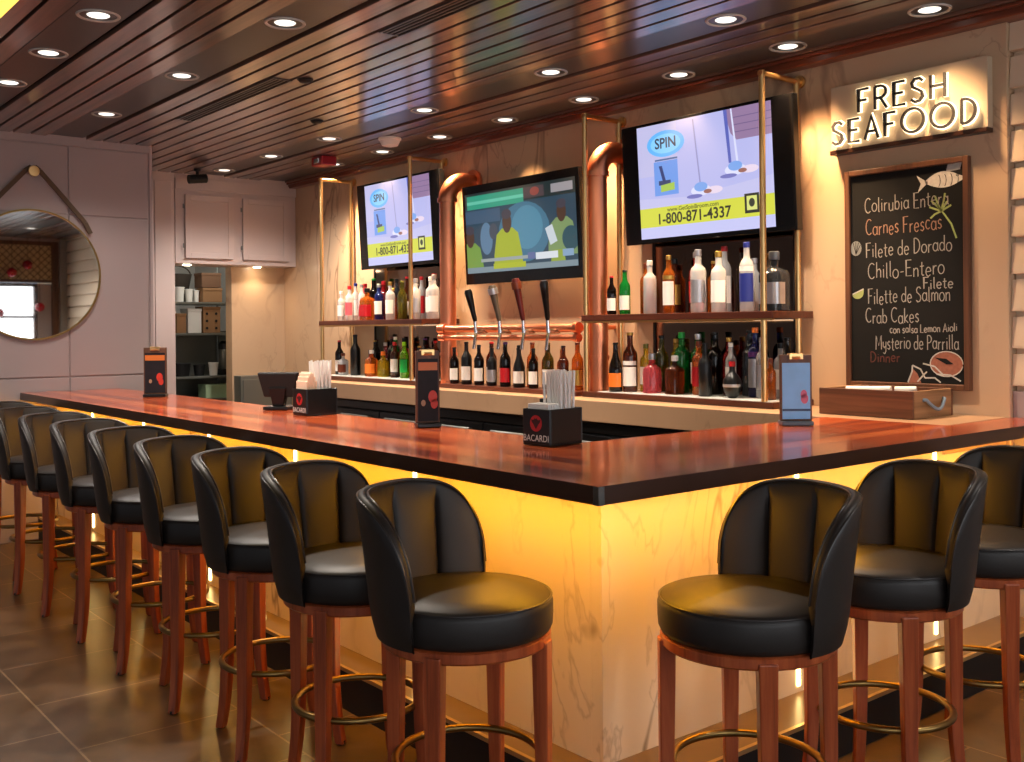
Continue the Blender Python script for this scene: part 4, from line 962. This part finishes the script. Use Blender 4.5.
# order terminal left of the far caddy
pt = thing('order_terminal', 'black order terminal on a stand at the inner edge of the bar', 'terminal', (-5.14, 2.55, BT), R(40), local=True)
MB().box(-.07, -.06, .0015, .07, .06, .02).build('base', M['black'], pt, bevel=.005)
MB().add([(-.03, -.02, .02), (.03, -.02, .02), (.03, .02, .02), (-.03, .02, .02), (-.05, -.03, .12), (.05, -.03, .12), (.05, .03, .12), (-.05, .03, .12)], [(0, 3, 2, 1), (4, 5, 6, 7), (0, 1, 5, 4), (1, 2, 6, 5), (2, 3, 7, 6), (3, 0, 4, 7)]).build('neck', M['black'], pt, bevel=.004)
MB().add([(-.085, -.012, .07), (.085, -.012, .07), (.085, .012, .068), (-.085, .012, .068), (-.115, -.030, .20), (.115, -.030, .20), (.115, .004, .204), (-.115, .004, .204)], [(0, 3, 2, 1), (4, 5, 6, 7), (0, 1, 5, 4), (1, 2, 6, 5), (2, 3, 7, 6), (3, 0, 4, 7)]).build('monitor', M['blackmatte'], pt, bevel=.006)
pc = thing('bar_post', 'thin steel post standing beside the order terminal', 'post', (-4.985, 2.60, BT))
MB().tube([(-4.985, 2.60, BT+.0015), (-4.985, 2.60, BT+.19)], .012, 14).build('rod', M['chrome'], pc, smooth=50)
MB().lathe([(.03, .0015), (.03, .012), (.014, .018)], (-4.985, 2.60, BT), 18).build('base', M['chrome'], pc, smooth=40)

# ------------------------------------------------------------------ round mirror
mw = thing('round_mirror', 'round wall mirror hung from a brass peg by a leather strap', 'mirror', (-8.0, 2.03, 1.92))
cx, cy, rr = -8.0, 2.03, .475
MB().lathe([(0, .012), (rr-.012, .012), (rr-.012, .006), (0, .006)], (-7.995, cy, 1.92), 72, axis='x').build('glass', M['mirror'], mw, smooth=30)
MB().lathe([(rr-.014, 0), (rr, 0), (rr+.002, .012), (rr, .024), (rr-.012, .024), (rr-.014, .012)], (-7.997, cy, 1.92), 72, axis='x').build('frame', M['brass_ring'], mw, smooth=40)
MB().lathe([(.014, 0), (.014, .05), (.036, .052), (.04, .06), (.036, .07), (0, .072)], (-8.0, cy, 2.665), 24, axis='x').build('peg', M['brass'], mw, smooth=40)
mb = MB()
for s in (-1, 1):
    pts = [(cy+s*.012, 2.70), (cy+s*.045, 2.675), (cy+s*.20, 2.50), (cy+s*.36, 2.315), (cy+s*.40, 2.235)]
    P = [(-7.965, a, b) for a, b in pts]
    for (p, q) in zip(P[:-1], P[1:]):
        t = Vector(q)-Vector(p); t.normalize(); n = Vector((0, -t.z, t.y))*.016
        for dx in (0,):
            A, B = Vector(p), Vector(q); o = Vector((.005, 0, 0))
            mb.add([A+n-o, A-n-o, B-n-o, B+n-o, A+n+o, A-n+o, B-n+o, B+n+o], [(0, 1, 2, 3), (7, 6, 5, 4), (0, 4, 5, 1), (1, 5, 6, 2), (2, 6, 7, 3), (3, 7, 4, 0)])
mb.build('strap', M['rope'], mw)

# ------------------------------------------------------------------ upper cabinets and storage pass-through
wc = thing('wall_cabinet', 'painted two-door upper cabinet over the storage pass-through', 'cabinet', (-9.4, 4.15, 2.12))
MB().box(-9.6, 3.55, 2.12, -9.2, YB-.004, 2.90).build('body', M['grey_cab'], wc, bevel=.004)
MB().box(-9.2, 3.55, 2.80, -9.185, YB-.004, 2.90).build('top_rail', M['grey_cab'], wc, bevel=.003)
for (a, b) in ((3.635, 4.095), (4.195, 4.66)):
    dr = MB().box(-9.199, a, 2.17, -9.175, b, 2.75).build('door', M['grey_cab'], wc, bevel=.004)
    mb = MB()
    for (p, q, r, s) in ((a, a+.05, 2.17, 2.75), (b-.05, b, 2.17, 2.75), (a+.05, b-.05, 2.17, 2.22), (a+.05, b-.05, 2.70, 2.75)): mb.box(-9.175, p, r, -9.168, q, s)
    mb.build('door_frame', M['grey_cab'], dr, bevel=.002)
    for z in (2.26, 2.62): MB().tube([(-9.165, a-.02, z), (-9.165, a-.02, z+.04)], .008, 8).build('hinge', M['steel'], dr)
for y in (3.72, 4.42):
    pk = MB().lathe([(.035, 2.112), (.035, 2.1205)], (-9.36, y, 0), 20).build('puck_light', glow('puck', (1, .8, .55, 1), 30), wc)
ss = thing('steel_cabinet', 'low stainless cabinet under the marble beside the pass-through', 'cabinet', (-9.33, 4.5, 0))
MB().box(-9.458, 4.215, .0, -9.3, 4.75, 1.065).build('body', M['steel'], ss, bevel=.004)
d = MB().box(-9.3, 4.235, .1, -9.285, 4.73, 1.03).build('door', M['steel'], ss, bevel=.003)
MB().tube([(-9.27, 4.66, .80), (-9.27, 4.66, .95)], .008, 8).build('handle', M['chrome'], d)
su = thing('storage_shelving', 'metal storage shelving seen through the pass-through', 'shelving', (-10.45, 4.3, 0))
for z in (.80, 1.035, 1.48, 1.80):
    MB().box(-10.75, 3.75, z-.025, -10.28, 4.93, z).build('shelf', M['steel'], su, bevel=.003)
for x in (-10.73, -10.30):
    for y in (3.77, 4.60): MB().tube([(x, y, 0), (x, y, 2.2)], .013, 8).build('post', M['steel'], su)
MB().box(-10.76, 3.75, .3, -10.75, 4.93, 1.5).build('back_sheet', M['steel'], su)
YY = lambda px: 3.97+(px-176)*.0108
def carton(px0, px1, z, h, mat, label, cat, name, dd=.2):
    y0, y1 = YY(px0), YY(px1)
    t = thing(name, label, cat, (-10.40, (y0+y1)/2, z))
    MB().box(-10.31-dd, y0+.004, z+.001, -10.31, y1-.004, z+h).build('box', mat, t, bevel=.004)
    MB().box(-10.31-dd-.003, y0, z+h-.025, -10.306, y1, z+h+.003).build('lid', mat, t, bevel=.003)
    return t
carton(203, 223, 1.80, .145, M['carton'], 'brown carton on the top storage shelf, lower of two', 'box', 'cardboard_box')
carton(202, 222, 1.952, .15, plain('dark_carton', srgb(110,78,56), .8), 'darker brown carton stacked on top of another carton', 'box', 'cardboard_box')
carton(177, 187, 1.48, .2, M['carton'], 'small brown carton at the left end of the middle storage shelf', 'box', 'cardboard_box')
carton(188, 202, 1.48, .25, M['white'], 'tall white box between brown cartons on the middle storage shelf', 'box', 'cardboard_box')
ct = carton(203, 221, 1.48, .27, M['carton'], 'brown carton with dark round holes on the middle storage shelf', 'box', 'cardboard_box')
mb = MB()
for i in range(2):
    for j in range(3): mb.lathe([(.014, -.0025), (.014, -.0005)], (-10.308+.0035, YY(207)+.1*i, 1.53+.075*j), 12, axis='x')
mb.build('hand_hole', M['blackmatte'], ct)
carton(205, 236, .80, .14, M['greencrate'], 'pale green slotted crate on the lowest storage shelf', 'crate', 'plastic_crate')
def pot(y, z, r, h, mat, label, cat, name, x=-10.40):
    t = thing(name, label, cat, (x, y, z))
    MB().lathe([(0, .001), (r*.8, .001), (r, h), (r*.93, h), (r*.74, .012), (0, .012)], (x, y, z), 20).build('body', mat, t, smooth=40)
    MB().tube([(x+r*.98*cos(2*pi*k/20), y+r*.98*sin(2*pi*k/20), z+h) for k in range(20)], .005, 6, closed=True).build('rim', mat, t, smooth=60)
pot(YY(183), 1.80, .055, .15, M['white'], 'white tub at the left end of the top storage shelf', 'tub', 'plastic_tub')
pot(YY(192.8), 1.80, .04, .13, M['white'], 'white tub second from left on the top storage shelf', 'tub', 'plastic_tub')
pot(YY(200.2), 1.80, .028, .12, M['white'], 'narrow white tub beside the cartons on the top storage shelf', 'tub', 'plastic_tub')
pot(YY(215), 1.035, .05, .13, M['white'], 'white paper cup beside the dark pan on the wide steel shelf', 'cup', 'paper_cup', -10.36)
pot(YY(185), 1.035, .10, .13, M['blackmatte'], 'dark pan at the left of the wide steel storage shelf', 'pan', 'cooking_pan', -10.42)
pot(YY(203), 1.035, .06, .11, M['blackmatte'], 'smaller dark pan left of the paper cup on storage shelf', 'pan', 'cooking_pan', -10.42)
ap = thing('drink_dispenser', 'tall dark drink dispenser on the storage shelf by the marble edge', 'dispenser', (-10.42, YY(228), 1.035))
MB().box(-10.52, YY(223), 1.036, -10.34, YY(236), 1.10).build('base', M['black'], ap, bevel=.006)
MB().lathe([(.05, .065), (.06, .08), (.06, .27), (.045, .30), (0, .30)], (-10.43, YY(229), 1.035), 20).build('jar', M['steel'], ap, smooth=40)
MB().lathe([(.062, .27), (.062, .33), (.03, .36), (0, .36)], (-10.43, YY(229), 1.035), 20).build('lid', M['black'], ap, smooth=40)
bk = thing('storage_basket', 'dark woven basket on top of the storage shelving', 'basket', (-10.64, YY(190), 1.80))
MB().lathe([(.09, .001), (.13, .2), (.15, .30), (.14, .30), (.12, .2), (.08, .012)], (-10.64, YY(190), 1.80), 24).build('body', plain('dark_wicker', srgb(50,40,32), .8, bump=.6, bscale=90), bk, smooth=40)
MB().tube([(-10.64, YY(190)+.145*cos(pi*k/12), 1.80+.29+.10*sin(pi*k/12)) for k in range(13)], .008, 8).build('handle', plain('wicker_handle', srgb(60,46,34), .8), bk, smooth=50)

# ------------------------------------------------------------------ ceiling fittings
lens = glow('lamp_lens', (1, .94, .87, 1), .5); bulb = glow('lamp_bulb', (1, .93, .82, 1), 1.6)
rimm = plain('lamp_rim', srgb(190,184,176), .35)
lampd = {}
def lamp_data(key, e, ang, col):
    if key not in lampd:
        l = bpy.data.lights.new(key, 'SPOT'); l.energy = e; l.spot_size = R(ang); l.spot_blend = .7; l.color = col; l.shadow_soft_size = .05
        lampd[key] = l
    return lampd[key]
proto_light = None
def downlight(x, y, label, group, ld):
    global proto_light
    if proto_light is None:
        t = thing('recessed_light', label, 'ceiling light', (x, y, CEIL+.012), group=group, local=True)
        MB().lathe([(.082, .008), (.082, -.004), (.093, -.007), (.097, -.002), (.097, .008)], n=32).build('rim', rimm, t, smooth=40)
        MB().lathe([(0, .002), (.082, .002), (.082, .006), (0, .006)], n=28).build('lens', lens, t)
        MB().lathe([(0, -.004), (.046, -.003), (.052, .001), (0, .0018)], n=20).build('bulb', bulb, t, smooth=40)
        proto_light = t
    else:
        t = dup(proto_light, (x, y, CEIL+.012), 0, label, group)
    if ld:
        lo = bpy.data.objects.new('lamp_beam', ld); COL.objects.link(lo); lo.location = (x, y, CEIL-.03)
    return t
l6 = lamp_data('cabinet_spot', 150, 150, (1, .93, .88)); l0 = lamp_data('side_wall_spot', 48, 140, (1, .93, .88)); l1 = lamp_data('bartop_spot', 200, 120, (1, .88, .74)); l5 = lamp_data('sign_spot', 75, 86, (1, .64, .34)); l4 = lamp_data('wall_spot', 215, 82, (1, .62, .32)); l3 = lamp_data('bar_spot', 130, 110, (1, .84, .68)); l2 = lamp_data('aisle_spot', 65, 125, (1, .92, .84))
for k, x in enumerate((-8.87, -7.93, -6.95, -5.67, -4.40, -3.145)):
    downlight(x, 3.88, 'round recessed ceiling light, %s from left in the dark band over the bartender aisle' % ORD[k], 'ceiling lights over the bartender aisle', None if k == 0 else (l6 if k == 1 else l3))
downlight(-.62, 3.88, 'unseen recessed ceiling light added to brighten the window wall, past the short bar', 'ceiling lights over the bartender aisle', l2)  # extra fitting out of view, added to brighten the mirrored window wall
for k, x in enumerate((-8.0, -7.20, -6.39, -5.60, -4.80, -4.0, -3.25, -2.47)):
    downlight(x, 4.51, 'round recessed ceiling light, %s from left in the row beside the back wall' % ORD[k], 'ceiling lights beside the back wall', l4 if k < 7 else l5)
for k, x in enumerate((-7.035, -5.725, -4.45)):
    downlight(x, 2.255, 'round recessed ceiling light, %s from the mirror wall in the band above the bar top' % ORD[k], 'ceiling lights above the bar top', (l0, l2, l1)[k])
for k, x in enumerate((-6.478, -5.67, -4.86)):
    downlight(x, 1.525, 'round recessed ceiling light, %s from the mirror wall in the band above the stools' % ORD[k], 'ceiling lights above the stools', l0 if k == 0 else l2)
for k, (xa, xb) in enumerate(((-6.85, -5.40), (-4.27, -3.1))):
    v = thing('ceiling_vent', ['dark slotted air vent in the planks nearer the mirror wall', 'dark slotted air vent in the planks near the room centre'][k], 'air vent', ((xa+xb)/2, 2.75, CEIL), group='air vents in the ceiling')
    mb = MB().box(xa, 2.66, CEIL-.006, xb, 2.672, CEIL+.002).box(xa, 2.768, CEIL-.006, xb, 2.78, CEIL+.002).box(xa, 2.672, CEIL-.006, xa+.012, 2.768, CEIL+.002).box(xb-.012, 2.672, CEIL-.006, xb, 2.768, CEIL+.002)
    mb.build('frame', M['band'], v)
    MB().box(xa+.012, 2.672, CEIL-.001, xb-.012, 2.768, CEIL-.0002).build('backing', M['gap'], v)
    mb = MB()
    for q in range(3): mb.box(xa+.012, 2.685+.027*q, CEIL-.005, xb-.012, 2.695+.027*q, CEIL-.0012)
    mb.build('slats', M['band'], v)
def ceil_disc(name, x, y, r, h, mat, label, cat):
    t = thing(name, label, cat, (x, y, CEIL))
    MB().lathe([(r, 0), (r, -h*.4), (r*.8, -h*.8), (0, -h)], (x, y, CEIL-.001), 20).build('cover', mat, t, smooth=40)
    MB().lathe([(r*1.15, 0), (r*1.15, -h*.2), (r, -h*.25)], (x, y, CEIL-.0005), 20).build('base_ring', mat, t, smooth=40)
ceil_disc('smoke_detector', -6.60, 4.20, .075, .07, M['white'], 'white domed smoke detector on the planks above the left television', 'smoke detector')
ceil_disc('ceiling_sensor', -6.35, 3.45, .04, .02, M['blackmatte'], 'small black round sensor in the ceiling planks over the bar aisle', 'sensor')
ceil_disc('ceiling_sensor', -5.34, 2.83, .04, .02, M['blackmatte'], 'small black round sensor at the end of the ceiling vent', 'sensor')
fa = thing('alarm_strobe', 'dark red alarm box hanging from the ceiling planks before the rack', 'alarm', (-7.65, 4.22, CEIL))
MB().box(-7.74, 4.15, CEIL-.075, -7.56, 4.29, CEIL-.001).build('housing', M['red'], fa, bevel=.008)
MB().box(-7.69, 4.143, CEIL-.06, -7.61, 4.152, CEIL-.02).build('strobe_lens', M['chrome'], fa, bevel=.003)
cm = thing('security_camera', 'small black security camera on the ceiling before the upper cabinets', 'camera', (-8.85, 3.62, CEIL))
MB().lathe([(.03, 0), (.03, -.02), (.012, -.025), (.012, -.05)], (-8.85, 3.62, CEIL-.0005), 16).build('mount', M['blackmatte'], cm, smooth=40)
MB().tube([(-8.85, 3.70, CEIL-.08), (-8.85, 3.54, CEIL-.10)], .04, 16).build('body', M['blackmatte'], cm, smooth=40)
yp = thing('ceiling_light_panel', 'glowing amber light panel in the ceiling corner over the stools', 'ceiling light', (-4.2, .95, CEIL))
MB().box(-5.6, .72, CEIL-.02, -2.6, 1.165, CEIL-.0005).build('frame', M['band'], yp)
MB().box(-5.58, .74, CEIL-.024, -2.62, 1.155, CEIL-.0202).build('diffuser', glow('amber_panel', (1, .66, .12, 1), 1.6), yp)

# baubles hanging before the far window, seen in the round mirror
for k, (y, z) in enumerate(((4.19, 2.53), (3.79, 1.80), (4.36, 1.89), (3.97, 2.41))):
    t = thing('hanging_bauble', 'red round bauble reflected in the round mirror, %s from the top' % ORD[(0, 3, 2, 1)[k]], 'ornament', (WX-.12, y, z), group='red baubles before the window')
    MB().lathe([(.0001, -.07)]+[(.07*cos(R(q)), .07*sin(R(q))) for q in range(-75, 80, 15)]+[(.0001, .07)], (WX-.12, y, z), 18).build('ball', M['leafred'], t, smooth=60)
    MB().tube([(WX-.12, y, z+.07), (WX-.12, y, CEIL-.002)], .003, 6).build('string', M['blackmatte'], t)

# ------------------------------------------------------------------ light
def area(name, loc, rot, sx, sy, e, col):
    l = bpy.data.lights.new(name, 'AREA'); l.shape = 'RECTANGLE'; l.size = sx; l.size_y = sy; l.energy = e; l.color = col
    o = bpy.data.objects.new(name, l); COL.objects.link(o); o.location = loc; o.rotation_euler = rot
    return o
# added fill light, unseen on the open side behind the camera
area('front_fill', (-3.5, -4.4, 1.6), (R(90), 0, 0), 9.0, 2.2, 12, (.96, .97, 1))
for y in (3.72, 4.42):
    pl = bpy.data.lights.new('puck_beam', 'SPOT'); pl.energy = 7; pl.spot_size = R(130); pl.spot_blend = .8; pl.color = (1, .74, .46); pl.shadow_soft_size = .03
    po = bpy.data.objects.new('puck_beam', pl); COL.objects.link(po); po.location = (-9.33, y, 2.10)
st = bpy.data.lights.new('storage_lamp', 'POINT'); st.energy = 25; st.color = (.95, 1, .92); st.shadow_soft_size = .15
so = bpy.data.objects.new('storage_lamp', st); COL.objects.link(so); so.location = (-10.0, 4.2, 2.6)
w = bpy.data.worlds.new('world'); scene.world = w; w.use_nodes = True
w.node_tree.nodes['Background'].inputs[0].default_value = (.80, .86, 1, 1); w.node_tree.nodes['Background'].inputs[1].default_value = .25

# ------------------------------------------------------------------ camera
cam = bpy.data.cameras.new('camera'); co = bpy.data.objects.new('camera', cam); COL.objects.link(co); scene.camera = co
cam.sensor_fit = 'HORIZONTAL'; cam.sensor_width = 36; cam.lens = 1032.1*36/1024
cam.shift_y = -(381-328.3)/1024; cam.clip_start = .05
yw, rl = .8879, -.009
Fv = Vector((-sin(yw), cos(yw), 0)); Rv = Vector((cos(yw), sin(yw), 0)); Uv = Vector((0, 0, 1))
R3 = Rv*cos(rl)+Uv*sin(rl); U3 = Uv*cos(rl)-Rv*sin(rl)
mm = Matrix((( R3.x, U3.x, -Fv.x), (R3.y, U3.y, -Fv.y), (R3.z, U3.z, -Fv.z))).to_4x4()
mm.translation = Vector((0, 0, 1.5)); co.matrix_world = mm

vs = scene.view_settings
scene.display_settings.display_device = 'sRGB'
vs.view_transform = 'Standard'; vs.look = 'None'; vs.gamma = 1; vs.use_curve_mapping = False; vs.exposure = 0
scene.cycles.use_denoising = True; scene.cycles.sample_clamp_indirect = 6; scene.cycles.max_bounces = 8
